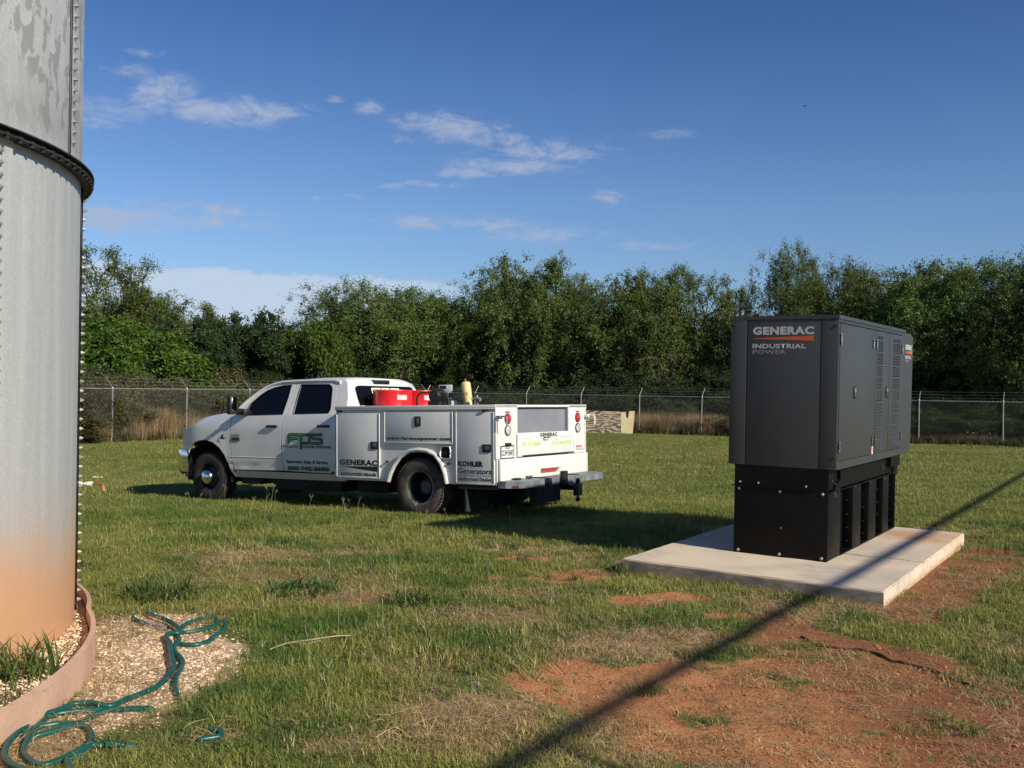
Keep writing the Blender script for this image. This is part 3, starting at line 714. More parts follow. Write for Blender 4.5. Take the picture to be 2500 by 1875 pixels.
# ------------------------------------------------------------------ pickup with service body
TLOC = (-.609, 14.312, -.246); TROT = (.0138, .0388, 2.5710)
AR, AF = -.058, 4.345
def truck():
    T = root('service_pickup_truck', TLOC, TROT, 'white crew cab service pickup truck with utility body parked on the grass', 'truck')
    P, BP, BK, UN = M['paint'], M['bodypaint'], M['black'], M['under']
    def Yc(x, z):                                   # body side surface of the cab
        y = .985
        if z > 1.36: y = .972 - .45*(z-1.36)
        elif z > 1.16: y = .999 - .027*((z-1.16)/.2)**1.6
        elif z > .73: y = .992 + .007*math.sin((z-.73)/.43*math.pi/2)
        elif z > .52: y = .984 + .008*(z-.52)/.21
        else: y = .984 - .25*(.52-z)
        if z > .55 and z < .62: y -= .010*math.sin((z-.55)/.07*math.pi)
        if x > 3.9 and z < 1.36:
            y += .018*math.sin(min(1, (x-3.9)/.5)*math.pi/2)*(1 if z > .4 else 1)
            if x > 4.5: y -= .30*(x-4.5)**2
        return y
    def sheet(name, outline, m, parent, holes=(), Y=Yc, t=.02, off=0., gx=.06, gz_=.06, smooth=30):
        bm = bmesh.new(); es = []
        for loop in (outline, *holes):
            vs = [bm.verts.new((x, 0, z)) for x, z in loop]
            es += [bm.edges.new((vs[i], vs[(i+1) % len(vs)])) for i in range(len(vs))]
        bmesh.ops.triangle_fill(bm, edges=es, use_beauty=True, use_dissolve=False)
        xs = [v.co.x for v in bm.verts]; zs = [v.co.z for v in bm.verts]
        g = math.floor(min(xs)/gx)*gx+gx
        while g < max(xs) and gx < 5: bmesh.ops.bisect_plane(bm, geom=bm.verts[:]+bm.edges[:]+bm.faces[:], plane_co=(g, 0, 0), plane_no=(1, 0, 0)); g += gx
        g = math.floor(min(zs)/gz_)*gz_+gz_
        while g < max(zs) and gz_ < 5: bmesh.ops.bisect_plane(bm, geom=bm.verts[:]+bm.edges[:]+bm.faces[:], plane_co=(0, 0, g), plane_no=(0, 0, 1)); g += gz_
        for v in bm.verts: v.co.y = Y(v.co.x, v.co.z)+off
        ret = bmesh.ops.extrude_face_region(bm, geom=bm.faces[:], use_keep_orig=True)
        for v in [q for q in ret['geom'] if isinstance(q, bmesh.types.BMVert)]: v.co.y -= t
        bmesh.ops.recalc_face_normals(bm, faces=bm.faces)
        me = bpy.data.meshes.new(name); bm.to_mesh(me); bm.free(); me.materials.append(m); smooth_by_angle(me, smooth)
        o = bpy.data.objects.new(name, me); link(o, parent); return o
    def both(fn):
        a = fn(); objs = a if isinstance(a, (list, tuple)) else [a]
        for o in objs:
            c = copy_obj(o, T, True)
            for ch in [q for q in o.children]:
                d = copy_obj(ch, c)
        return objs[0]
    arc = [(3.744, .41), (3.80, .47), (3.87, .60), (3.95, .74), (4.06, .855), (4.20, .935), (4.36, .972), (4.52, .965), (4.64, .93), (4.74, .86), (4.80, .79), (4.83, .72)]
    # front wing
    both(lambda: sheet('front_wing', arc + [(4.90, .80), (4.985, .86), (4.985, 1.07), (4.95, 1.12), (4.76, 1.175), (4.36, 1.245), (3.86, 1.335), (3.80, 1.34), (3.826, 1.18), (3.822, .9), (3.79, .6), (3.735, .415)][0:], P, T, t=.03))
    # front door and rear door with window openings
    fwin = [(3.46, 1.362), (3.50, 1.47), (3.475, 1.535), (3.32, 1.668), (3.205, 1.738), (3.06, 1.785), (2.88, 1.812), (2.715, 1.818), (2.700, 1.61), (2.705, 1.372)]
    rwin = [(2.52, 1.818), (1.945, 1.812), (1.885, 1.785), (1.850, 1.735), (1.765, 1.44), (1.785, 1.385), (2.49, 1.376), (2.512, 1.60)]
    def fd():
        o = sheet('front_door', [(3.778, .62), (3.808, .9), (3.812, 1.18), (3.785, 1.34), (3.70, 1.435), (3.60, 1.535), (3.365, 1.70), (3.24, 1.772), (3.08, 1.822), (2.88, 1.848), (2.628, 1.852), (2.612, 1.60), (2.645, 1.38), (2.702, 1.18), (2.717, .90), (2.715, .73), (2.66, .53), (3.735, .515)], P, T, holes=(fwin[::-1],))
        return o
    def rd():
        return sheet('rear_door', [(2.612, 1.852), (1.82, 1.846), (1.745, 1.815), (1.71, 1.70), (1.65, 1.36), (1.615, 1.25), (1.615, .72), (1.66, .55), (1.73, .512), (2.645, .53), (2.70, .73), (2.702, .90), (2.687, 1.18), (2.63, 1.38), (2.597, 1.60)], P, T, holes=(rwin[::-1],))
    both(fd); both(rd)
    both(lambda: sheet('door_glass', fwin, M['glass'], T, off=-.012, t=.006)); both(lambda: sheet('door_glass', rwin, M['glass'], T, off=-.012, t=.006))
    both(lambda: sheet('window_divider', [(3.50, 1.37), (3.515, 1.47), (3.485, 1.46), (3.475, 1.37)], BK, T, off=-.004, t=.01))
    def trim(poly, r=.006, off=.0):
        b = MB(); b.tube([(x, Yc(x, z)+off, z) for x, z in poly+poly[:1]], r, 5, False); return b.build('window_seal', BK, T)
    both(lambda: trim(fwin)); both(lambda: trim(rwin))
    # pillar behind the doors, sill and inner dark shell seen through the gaps
    both(lambda: sheet('rear_pillar', [(1.735, 1.815), (1.80, 1.85), (1.70, 1.875), (1.60, 1.84), (1.49, 1.60), (1.46, 1.45), (1.46, .50), (1.66, .50), (1.645, .56), (1.603, .72), (1.603, 1.25), (1.638, 1.36), (1.698, 1.70)], P, T))
    both(lambda: sheet('rocker_panel', [(3.75, .40), (1.46, .405), (1.46, .495), (1.64, .50), (1.72, .50), (3.72, .503)], P, T, off=-.006, t=.06))
    b = MB(); b.prism([(3.83, .5), (3.83, 1.30), (1.50, 1.30), (1.50, .45)], 'Y', -.955, .955); b.prism([(3.60, 1.30), (3.3, 1.66), (3.1, 1.76), (1.75, 1.76), (1.56, 1.30)], 'Y', -.755, .755); b.build('cab_interior', UN, T, 0)
    def door_handle(x0, x1, z):
        b = MB(); b.box((x0, .985, z-.02), (x1, 1.032, z+.02), .012)
        o = b.build('door_handle', BK, T); 
        return o
    both(lambda: door_handle(2.79, 3.0, 1.192)); both(lambda: door_handle(1.73, 1.955, 1.196))
    # crease along the doors
    both(lambda: (lambda b: b.tube([(3.86, Yc(3.86, .717)-.003, .717), (2.73, Yc(2.73, .715)-.003, .715)], .008, 6).build('door_crease', P, T))(MB()))
    # roof
    secs = []
    for x, zc, k in ((3.16, 1.845, .93), (3.08, 1.872, .97), (2.9, 1.902, 1), (2.6, 1.928, 1), (2.3, 1.937, 1), (2.0, 1.935, 1), (1.8, 1.926, 1), (1.68, 1.908, .99), (1.63, 1.875, .97)):
        h = [(0, 0), (.2, .002), (.4, .008), (.55, .018), (.65, .034), (.71, .056), (.745, .082), (.752, .094)]
        y = [(-a*k, zc-d) for a, d in h[::-1]] + [(a*k, zc-d) for a, d in h[1:]]
        secs.append([(x, yy, zz) for yy, zz in y])
    loft('roof', secs, P, T)
    def pillar():
        b = MB(); b.tube([(3.80, .945, 1.35), (3.72, .925, 1.435), (3.60, .885, 1.552), (3.37, .812, 1.716), (3.24, .78, 1.790), (3.08, .758, 1.838), (2.88, .752, 1.866), (2.6, .75, 1.872), (2.2, .75, 1.872), (1.82, .75, 1.866), (1.72, .76, 1.835)], .026, 8)
        return b.build('roof_rail', P, T)
    both(pillar)
    secs = [[(x, y, z) for y in np.linspace(-w_, w_, 9)] for x, w_, z in ((3.98, .80, 1.37), (3.72, .87, 1.44), (3.5, .82, 1.62), (3.3, .78, 1.76), (3.14, .72, 1.845))]
    for s_ in secs:
        for i, p in enumerate(s_): s_[i] = (p[0]+.10*(1-(p[1]/.87)**2), p[1], p[2]+.012)
    loft('windscreen', secs, M['glass'], T)
    # back wall of the cab, curved, with rear window and brake lamp
    def XB(z): return float(np.interp(z, [.45, 1.35, 1.5, 1.8, 1.86, 1.90], [1.462, 1.462, 1.468, 1.585, 1.62, 1.68]))
    zz = [.45, .9, 1.3, 1.42, 1.5, 1.6, 1.7, 1.8, 1.85, 1.885, 1.908]
    ww = [.97, .98, .975, .94, .905, .86, .81, .765, .75, .70, .58]
    secs = []
    for z, w_ in zip(zz, ww):
        ys = [-w_, -w_*.96, -w_*.85] + list(np.linspace(-.62*w_, .62*w_, 7)) + [w_*.85, w_*.96, w_]
        secs.append([(XB(z) - (.045 if z < 1.8 else .02) + .045*abs(y/w_)**6 + .0, y, z) for y in ys])
    loft('cab_back', secs, P, T)
    rw = [[(XB(z)-.052, y, z) for y in np.linspace(-w_, w_, 7)] for z, w_ in ((1.50, .68), (1.6, .685), (1.72, .675), (1.775, .655), (1.79, .6))]
    rg = loft('rear_window', rw, M['glass'], T)
    O = Vector((XB(1.66)-.066, 0, 1.66)); tilt = Vector((.39, 0, 1)).normalized()
    b = MB(); b.box((XB(1.85)-.045, -.17, 1.815), (XB(1.85)+.03, .20, 1.882), .012); b.build('high_brake_lamp', BK, T)
    # lettering on rear glass: big FPS, small line under
    fps_logo(T, O, Vector((0, -1, 0)), tilt, -.35, .30, .015, .105, M['lime'], M['white'], .7)
    text('FEREZCO POWER SYSTEMS', 'small_lettering', M['logo_g'], T, O, (0, -1, 0), tilt, -.48, .40, -.07, -.04, .01)
    # bonnet: raised centre falling to the wings
    secs = []
    for x, zc, zf, w_ in ((3.76, 1.470, 1.345, .955), (3.95, 1.458, 1.318, .965), (4.2, 1.440, 1.278, .985), (4.45, 1.412, 1.228, .99), (4.7, 1.385, 1.188, .975), (4.9, 1.350, 1.143, .940), (5.02, 1.322, 1.10, .905), (5.10, 1.27, 1.09, .80), (5.16, 1.20, 1.07, .70), (5.19, 1.10, 1.05, .62)):
        h = [(0, zc), (.25, zc), (.45, zc-.008), (.55, zc-.022), (.61, zc-.055), (.66, (zc*.5+zf*.5)), (.76, zf+.028), (.88*w_/.97, zf+.018), (w_-.035, zf), (w_, zf-.035)]
        secs.append([(x + .0, -y, z) for y, z in h[::-1]] + [(x, y, z) for y, z in h[1:]])
    loft('bonnet', secs, P, T, 50)
    b = MB(); b.box((4.90, -.60, .80), (5.15, .60, 1.10), .04); b.build('radiator_grille', BK, T)
    b = MB()
    for z in (.86, .95, 1.04): b.box((5.17, -.5, z-.015), (5.20, .5, z+.015), .006)
    b.box((5.17, -.03, .82), (5.205, .03, 1.09), .006); b.build('grille_bars', M['chrome'], T)
    both(lambda: (lambda b: b.prism([(4.90, .925), (4.97, .90), (5.03, .84), (5.09, .72), (5.11, .56), (4.9, .56)], 'Z', .872, 1.082).build('head_lamp', M['headlamp'], T, 30))(MB()))
    # chrome bumper wrapping round the corner
    pl = [(4.84, .955), (4.98, .955), (5.12, .92), (5.24, .80), (5.30, .5), (5.33, 0)]
    pl = pl + [(x, -y) for x, y in pl[-2::-1]]
    secs = []
    for x, y in pl:
        k = 1 if abs(y) > .9 else 0
        d = Vector((x-4.6, y*1.2, 0)).normalized()
        lo = .40 if abs(y) < .93 else .42
        secs.append([(x-.09*d.x, y-.09*d.y, .815), (x, y, .808), (x+.018*d.x, y+.012*d.y, .77), (x+.022*d.x, y+.015*d.y, .66), (x+.012*d.x, y, .54), (x-.02*d.x, y-.01*d.y, .45), (x-.07*d.x, y-.06*d.y, lo)])
    loft('front_bumper', secs, M['chrome'], T, 40)
    both(lambda: (lambda b: b.prism([(4.80, .80), (4.90, .80), (4.97, .6), (4.93, .37), (4.82, .34), (4.78, .5)], 'Y', .70, .93).build('bumper_end', BK, T, 30))(MB()))
    # wheel housings
    both(lambda: (lambda b: b.lathe([(.52, .96), (.52, .55), (.0001, .55)], 24, 'Y', (AF, 0, .42), a0=-.2, a1=math.pi+.2).build('wheel_housing', UN, T))(MB()))
    # towing mirror
    def mirror():
        b = MB(); b.box((3.43, 1.20, 1.375), (3.52, 1.345, 1.665), .03); o = b.build('door_mirror', BK, T)
        b = MB(); b.box((3.424, 1.22, 1.42), (3.434, 1.325, 1.64), .004); b.build('mirror_glass', mat('mirror_glass', (.3, .3, .3), .05, 1.), o)
        b = MB(); b.tube([(3.50, .93, 1.42), (3.48, 1.22, 1.44)], .035, 8); b.box((3.42, .93, 1.365), (3.60, 1.08, 1.45), .02); b.build('mirror_arm', BK, o); return o
    both(mirror)
    b = MB(); b.lathe([(.0001, .03), (.05, .025), (.06, 0)], 12, 'Z', (2.95, .0, 1.90)); b.build('roof_marker_lamp', P, T)
    # badges
    L = dict(O=(0, 1.003, 0), U=(-1, 0, 0), V=(0, 0, 1))
    def dec(name, poly, m, y=1.003): return decal(name, [(-x, z) for x, z in poly], m, T, (0, y, 0), (-1, 0, 0), (0, 0, 1))
    dec('emblem', [(4.03, .99), (4.01, 1.02), (3.985, 1.06), (3.965, 1.075), (3.95, 1.06), (3.96, 1.04), (3.945, 1.02), (3.915, 1.01), (3.905, .99)], M['black'], 1.022)
    text('3500', 'badge_lettering', mat('badge_grey', (.12, .12, .12), .3, .5), T, (0, 1.004, 0), (-1, 0, 0), (0, 0, 1), -3.79, -3.61, 1.03, 1.068, .03)
    dec('badge_plate', [(3.79, .955), (3.60, .955), (3.60, 1.022), (3.79, 1.022)], mat('badge_plate', (.22, .12, .11), .35, .5), 1.004)
    dec('badge_centre', [(3.765, .978), (3.625, .978), (3.625, 1.006), (3.765, 1.006)], M['black'], 1.006)
    # door lettering
    O = Vector((0, 1.004, 0)); U = Vector((-1, 0, 0)); V = Vector((0, 0, 1))
    fps_logo(T, O, U, V, -2.565, -1.865, .925, 1.092, M['green'], M['greendark'], 1.)
    text('FEREZCO', 'company_lettering', M['ink'], T, O, U, V, -2.695, -2.36, .876, .912, .028); text('POWER SYSTEMS', 'company_lettering', M['ink'], T, O, U, V, -2.285, -1.70, .873, .910, .028)
    O = Vector((0, .997, 0))
    text('Generator Sales & Service', 'service_lettering', M['ink'], T, O, U, V, -2.605, -1.77, .645, .695, .035)
    text('830-742-8680', 'phone_lettering', M['ink'], T, O, U, V, -2.57, -1.745, .540, .602, .05)

    # ---------------- service body
    xr, xf, hw, zb, zt = -1.296, 1.43, 1.196, .452, 1.44
    arch = [(.47, .452), (.43, .56), (.36, .68), (.25, .80), (.10, .875), (-.05, .892), (-.20, .880), (-.33, .83), (-.43, .72), (-.49, .58), (-.52, .452)]
    def side_box():
        out = []
        skin = sheet('body_side_skin', [(xf, zb), (xf, zt), (xr, zt), (xr, zb)] + arch[::-1], BP, T, Y=lambda x, z: hw-.022, t=.02, gx=99, gz_=99)
        out.append(skin)
        b = MB(); b.box((-1.28, .70, .93), (xf-.01, hw-.045, zt-.002)); b.box((.62, .70, .47), (xf-.01, hw-.045, .93)); b.box((-1.28, .70, .47), (-.66, hw-.045, .93)); out.append(b.build('compartment_box', UN, T, 0))
        b = MB(); b.box((xf-.012, .68, zb), (xf, hw-.022, zt)); out.append(b.build('compartment_end', BP, T, 0))
        b = MB(); b.box((xr+.01, .672, .80), (xf-.01, .685, zt)); out.append(b.build('cargo_side_wall', mat('cargo_wall_paint', (.3, .31, .33), .5), T, 0))
        b = MB(); b.box((-1.30, .674, zt+.002), (xf+.004, hw+.012, zt+.044), .008); b.box((-1.30, hw-.004, zt-.014), (xf+.004, hw+.010, zt+.01), .003); out.append(b.build('top_lid', BP, T))
        # front vertical, middle drop-down, rear vertical doors: raised sheets with a returned edge
        for nm, x0, x1, z0, z1 in (('front_compartment_door', .625, 1.405, .492, 1.385), ('middle_compartment_door', -.615, .532, .982, 1.398), ('rear_compartment_door', -1.262, -.675, .470, 1.392)):
            b = MB(); b.box((x0, hw-.021, z0), (x1, hw, z1), .005)
            d = b.build(nm, BP, T); out.append(d)
            e = MB()
            for (a0, a1, c0, c1) in ((x0-.006, x0+.006, z0, z1), (x1-.006, x1+.006, z0, z1), (x0, x1, z0-.007, z0+.007)): e.box((a0, hw-.018, c0), (a1, hw+.006, c1), .002)
            e.build('door_edge', BP, d)
        # paddle latches
        for di, x0, x1, z0, z1 in ((4, .645, .776, .888, .990), (5, -.095, .008, 1.205, 1.338), (6, -1.222, -1.09, .878, .978)):
            b = MB(); b.box((x0, hw, z0), (x1, hw+.009, z1), .008); p = b.build('paddle_latch', BK, T); out.append(p)
            b = MB(); b.box((x0+.025, hw+.009, z0+.025), (x1-.04, hw+.016, z1-.02), .004); b.build('latch_paddle', mat('latch_steel', (.16, .165, .17), .35, .6), p)
        b = MB()
        b.tube([(x, hw-.004, z) for x, z in arch], .030, 8)
        out.append(b.build('wheel_arch_flare', BP, T))
        b = MB(); b.lathe([(.47, hw-.05), (.47, .62), (.0001, .62)], 24, 'Y', (AR, 0, .43), a0=-.1, a1=math.pi+.1); out.append(b.build('rear_wheel_housing', UN, T))
        for x, z in ((.49, .722), (-.545, .718)):
            b = MB(); b.lathe([(.0001, hw+.022), (.012, hw+.020), (.016, hw+.004), (.014, hw-.022)], 10, 'Y', (x, 0, z)); out.append(b.build('rubber_bumper_stud', BK, T))
        for x in (1.33, -1.16):
            b = MB(); b.box((x, hw-.02, 1.398), (x+.07, hw+.018, 1.425), .006); out.append(b.build('lid_stop', BK, T))
        return out
    outs = side_box()
    for o in outs:
        c = copy_obj(o, T, True)
        for ch in o.children: copy_obj(ch, c)
    # torn fuel filler opening, driver's side
    b = MB(); ring = []
    cx_, cz_ = -.50, .862; n = 22
    vs = []; fs = []
    for i in range(n):
        a = 2*math.pi*i/n; q = max(abs(math.cos(a)), abs(math.sin(a)))
        for r, y in ((1/q**.6*.072, hw-.016), (1/q**.6*.085, hw+.012+random.uniform(-.008, .01)), (1/q**.6*(.098+random.uniform(-.006, .010)), hw-.012)):
            vs.append((cx_+r*math.cos(a), y, cz_+r*math.sin(a)*.95))
    for i in range(n):
        for k in range(2): fs.append((i*3+k, ((i+1) % n)*3+k, ((i+1) % n)*3+k+1, i*3+k+1))
    b.add(vs, fs); fr_ = b.build('filler_trim', mat('crumpled_foil', (.6, .6, .6), .3, .7, var=(60, .5), bump=(50, .8)), T)
    b = MB(); b.box((cx_-.075, hw-.0215, cz_-.072), (cx_+.075, hw-.013, cz_+.072)); b.tube([(cx_, hw-.013, cz_-.015), (cx_, hw+.006, cz_-.015)], .035, 12); b.build('fuel_filler', UN, T)
    # lettering on the driver's side
    U = Vector((-1, 0, 0)); V = Vector((0, 0, 1)); O = Vector((0, hw+.0005, 0))
    text('www.ferezcopower.com', 'web_lettering', M['greendark'], T, O, U, V, -.50, .592, 1.008, 1.066, .055)
    text('GENERAC', 'name_lettering', M['ink'], T, O, U, V, -1.352, -.652, .658, .737, .05)
    decal('swoosh_mark', [(-1.355, .638), (-.655, .652), (-.660, .578), (-1.30, .634)], M['ink'], T, O, U, V)
    text('AUTHORIZED DEALER', 'dealer_lettering', M['ink'], T, O, U, V, -1.338, -.675, .512, .554, .05)
    text('KOHLER', 'name_lettering', M['ink'], T, O, U, V, .702, 1.10, .688, .760, .07)
    text('Generators', 'name_lettering', M['ink'], T, O, U, V, .702, 1.228, .594, .668, .014)
    decal('rule_line', [(.702, .576), (1.222, .574), (1.222, .570), (.702, .572)], M['ink'], T, O, U, V)
    text('Authorized Dealer', 'dealer_lettering', M['ink'], T, O, U, V, .704, 1.232, .506, .549, .022)
    # ---------------- rear face
    for s_ in (1, -1):
        b = MB(); b.box((xr, min(.68*s_, hw*s_), .79), (xr+.02, max(.68*s_, hw*s_), zt+.03), .004); post = b.build('rear_post', BP, T)
        b = MB(); b.box((xr-.004, min(.69*s_, (hw+.006)*s_), zt+.0), (xr+.05, max(.69*s_, (hw+.006)*s_), zt+.046), .006); b.build('post_cap', BP, post)
        yc = .925*s_ if s_ > 0 else -.938
        if s_ > 0: pass
        b = MB(); b.lathe([(.0001, xr-.028), (.03, xr-.027), (.056, xr-.018), (.058, xr-.012)], 24, 'X', (0, yc, 1.30)); l1 = b.build('tail_lamp', M['lens'], T)
        b = MB(); b.lathe([(.058, xr-.012), (.068, xr-.014), (.071, xr)], 24, 'X', (0, yc, 1.30)); b.build('lamp_gasket', M['gasket'], l1)
        b = MB(); b.lathe([(.0001, xr-.024), (.03, xr-.023), (.054, xr-.016), (.056, xr-.012)], 24, 'X', (0, yc, 1.15)); l2 = b.build('reversing_lamp', M['lensw'], T)
        b = MB(); b.lathe([(.056, xr-.012), (.067, xr-.014), (.070, xr)], 24, 'X', (0, yc, 1.15)); b.build('lamp_gasket', M['gasket'], l2)
        b = MB(); b.box((xr-.008, yc-.05, 1.378), (xr-.0, yc+.05, 1.398), .002); b.build('red_reflector', M['lens'], T)
        # bent rod tie hooks standing out at the corner
        ys = (hw-.03)*s_
        b = MB(); b.tube([(xr, ys, 1.325), (xr-.12, ys+.015*s_, 1.335), (xr-.15, ys+.015*s_, 1.325), (xr-.155, ys+.015*s_, 1.28), (xr-.155, ys+.013*s_, 1.20)], .010, 8); b.box((xr-.07, ys-.03, 1.30), (xr, ys+.03, 1.345), .01); b.tube([(xr-.02, ys+.035*s_, 1.33), (xr-.025, ys+.035*s_, 1.15)], .005, 6); b.build('tie_hook', M['white'] if s_ < 0 else M['steel'], T)
    b = MB(); b.box((xr+.001, -.68, 1.452), (xr+.02, .68, 1.482), .003); b.build('top_rail', BP, T)
    b = MB(); b.box((xr+.06, -.68, .85), (xr+.075, .68, 1.45)); b.build('cargo_divider', M['panelgrey'], T, 0)
    b = MB(); b.box((xr+.02, -.68, .79), (xf-.01, .68, .81)); b.build('cargo_floor', UN, T, 0)
    # tailgate
    b = MB(); b.box((xr-.012, -.80, .815), (xr+.015, .685, 1.112), .006); tg = b.build('tailgate', BP, T)
    b = MB(); b.box((xr-.024, .60, .80), (xr-.010, .715, 1.10), .004); b.box((xr-.02, -.85, .80), (xr-.010, -.795, 1.095), .004); b.box((xr-.018, -.795, 1.035), (xr-.0125, .60, 1.112), .003); b.build('tailgate_frame', mat('tailgate_frame_paint', (.68, .68, .66), .4), tg)
    b = MB(); b.box((xr-.015, -.80, .800), (xr-.004, .60, .814)); b.build('hinge_shadow_gap', M['flange'], tg, 0)
    b = MB(); b.box((xr-.030, -.13, 1.035), (xr-.018, .05, 1.045), .003); b.box((xr-.024, -.075, 1.0), (xr-.017, .045, 1.008), .002); b.box((xr-.024, .035, 1.0), (xr-.017, .047, 1.036), .002); b.build('tailgate_handle', BK, tg)
    U = Vector((0, -1, 0)); O = Vector((xr-.0185, 0, 0))
    text('GENERAC', 'name_lettering', M['ink'], tg, O, U, V, -.145, .325, 1.050, 1.102, .05)
    O = Vector((xr-.0125, 0, 0))
    text('30) 742-8680', 'phone_lettering', M['lime'], tg, O, U, V, -.585, -.135, .912, .988, .03)
    text('(210) 846-4965', 'phone_lettering', M['lime'], tg, O, U, V, .185, .715, .912, .988, .03)
    # lower kick panel and dealer sticker (small marks)
    b = MB(); b.box((xr-.03, -1.185, .50), (xr+.02, 1.14, .786), .004); b.build('kick_panel', BP, T)
    b = MB()
    for k in range(9): b.box((xr-.002, -.868-.024*k, .868), (xr-.0005, -.852-.024*k-(.004 if k % 3 else 0), .900-(k % 2)*.006))
    b.build('sticker_marks', mat('sticker_red', (.35, .05, .05), .5), T, 0)
    b = MB()
    for k in range(10): b.box((xr-.002, -.87-.024*k, .83), (xr-.0005, -.885-.024*k, .845+(k % 3)*.006))
    b.build('sticker_marks', mat('sticker_grey', (.3, .3, .33), .5), T, 0)
    # number plate in a black frame with its lamp
    b = MB(); b.box((xr-.014, .795, .79), (xr-.002, 1.102, .952), .004); pl_ = b.build('number_plate', M['plateface'], T)
    b = MB()
    for (y0, y1, z0, z1) in ((.795, 1.102, .785, .800), (.795, 1.102, .942, .956), (.793, .803, .785, .956), (1.094, 1.104, .785, .956)): b.box((xr-.017, y0, z0), (xr-.012, y1, z1))
    b.build('plate_frame', BK, pl_, 0)
    O = Vector((xr-.0145, 0, 0))
    text('CLW·5047', 'plate_lettering', M['ink'], pl_, O, U, V, -1.082, -.815, .825, .902, .02)
    text('TEXAS', 'plate_lettering', M['ink'], pl_, O, U, V, -1.005, -.895, .912, .934, .02)
    b = MB(); b.box((xr-.05, .90, .955), (xr-.002, .99, .99), .008); b.build('plate_lamp', BK, T)
    # long red bar lamp in its rusty shield
    b = MB(); b.box((xr-.055, -.265, .565), (xr-.032, .152, .606), .012); b.build('bar_lamp', mat('faded_red_lens', (.42, .05, .04), .35), T)
    b = MB(); b.box((xr-.075, -.33, .612), (xr-.03, .14, .620), .002); b.build('lamp_shield', mat('rusty_shield', (.35, .16, .08), .8, var=(20, .4)), T)
    # step bumper with angled corners
    bw = [(xr-.032, 1.19), (xr-.032, 1.19), (xr-.20, 1.19), (xr-.36, 1.02), (xr-.36, -1.02), (xr-.36, -1.13), (xr-.032, -1.19)]
    poly = [(xr-.032, 1.192), (xr-.14, 1.192), (xr-.36, 1.03), (xr-.36, -1.03), (xr-.14, -1.192), (xr-.032, -1.192)]
    b = MB(); b.prism(poly, 'Z', .425, .512); b.build('step_bumper', M['bumper'], T, 0)
    b = MB(); b.box((xr-.032, -1.19, .40), (xr+.6, 1.19, .44)); b.build('rear_crossmember', UN, T, 0)
    b = MB(); b.prism([(xr-.28, 1.095), (xr-.215, 1.143), (xr-.213, 1.146), (xr-.278, 1.098)], 'Z', .432, .456); b.build('side_marker', mat('dull_marker', (.12, .02, .02), .5), T, 0)
    b = MB(); b.box((xr-.12, .78, .512), (xr-.05, .90, .535), .006); b.build('deck_bracket', BK, T)
    b = MB()
    for k in range(9):
        a = random.uniform(0, 6.28); b.tube([(xr-.12+.03*math.cos(a), .60+.04*math.sin(a), .516), (xr-.12+.02*math.cos(a+1), .60+.05*math.sin(a+2), .55), (xr-.12+.03*math.cos(a+2.4), .60+.05*math.sin(a+2.6), .52)], .006, 6)
    b.build('shackle_heap', M['flange'], T)
    # hitch: upright post, receiver, ball mount with two balls, drop plate
    b = MB(); b.box((xr-.43, .105, .40), (xr-.365, .215, .60), .012); b.build('hitch_pin_post', BK, T)
    b = MB(); b.box((xr-.43, .52, .42), (xr-.365, .60, .53), .012); b.build('trailer_socket', BK, T)
    b = MB(); b.box((xr-.42, .30, .22), (xr-.30, .88, .42)); b.build('drop_plate', UN, T, 0)
    b = MB(); b.box((xr-.55, .02, .34), (xr-.30, .10, .42), .01); b.box((xr-.59, .0, .27), (xr-.51, .12, .44), .012); hm = b.build('ball_mount', BK, T)
    for z in (.47, .225):
        b = MB(); b.lathe([(.0001, z+.034), (.02, z+.030), (.034, z), (.025, z-.026), (.015, z-.034), (.015, z-.06 if z > .3 else z+.06)], 16, 'Z', (xr-.55, .06, 0)); b.build('tow_ball', M['flange'], hm)
    # chassis, tank, axle, exhaust, mud flaps
    for s_ in (1, -1):
        b = MB(); b.box((xr-.3, .40*s_-.05, .36), (4.9, .40*s_+.05, .52)); b.build('frame_rail', UN, T, 0)
        b = MB(); b.box((-.83, min(.70*s_, 1.19*s_), .10), (-.80, max(.70*s_, 1.19*s_), .46), .004); b.build('mud_flap', mat('mud_flap_rubber', (.022, .022, .022), .7, var=(3, .3)), T)
    b = MB(); b.box((1.55, .45, .24), (2.95, .93, .42), .04); b.box((.75, .35, .25), (1.35, .85, .45), .05); b.build('underbody_tank', UN, T)
    b = MB(); b.tube([(3.5, -.3, .3), (1.2, -.5, .32), (-.6, -.5, .38), (-1.3, -.7, .34)], .05, 10); b.tube([(AR, -.75, .39), (AR, .75, .39)], .06, 10); b.lathe([(.0001, -.17), (.12, -.12), (.17, 0), (.12, .12), (.0001, .17)], 16, 'Y', (AR, 0, .38)); b.tube([(AF, -.7, .36), (AF, .7, .36)], .05, 10); b.tube([(1.6, 0, .42), (AR, 0, .40)], .05, 8); b.build('drivetrain', UN, T)
    b = MB(); b.box((3.2, .35, .30), (3.68, .92, .42), .05); b.box((2.95, .55, .33), (3.2, .85, .40), .03); b.build('front_crossmember', UN, T)
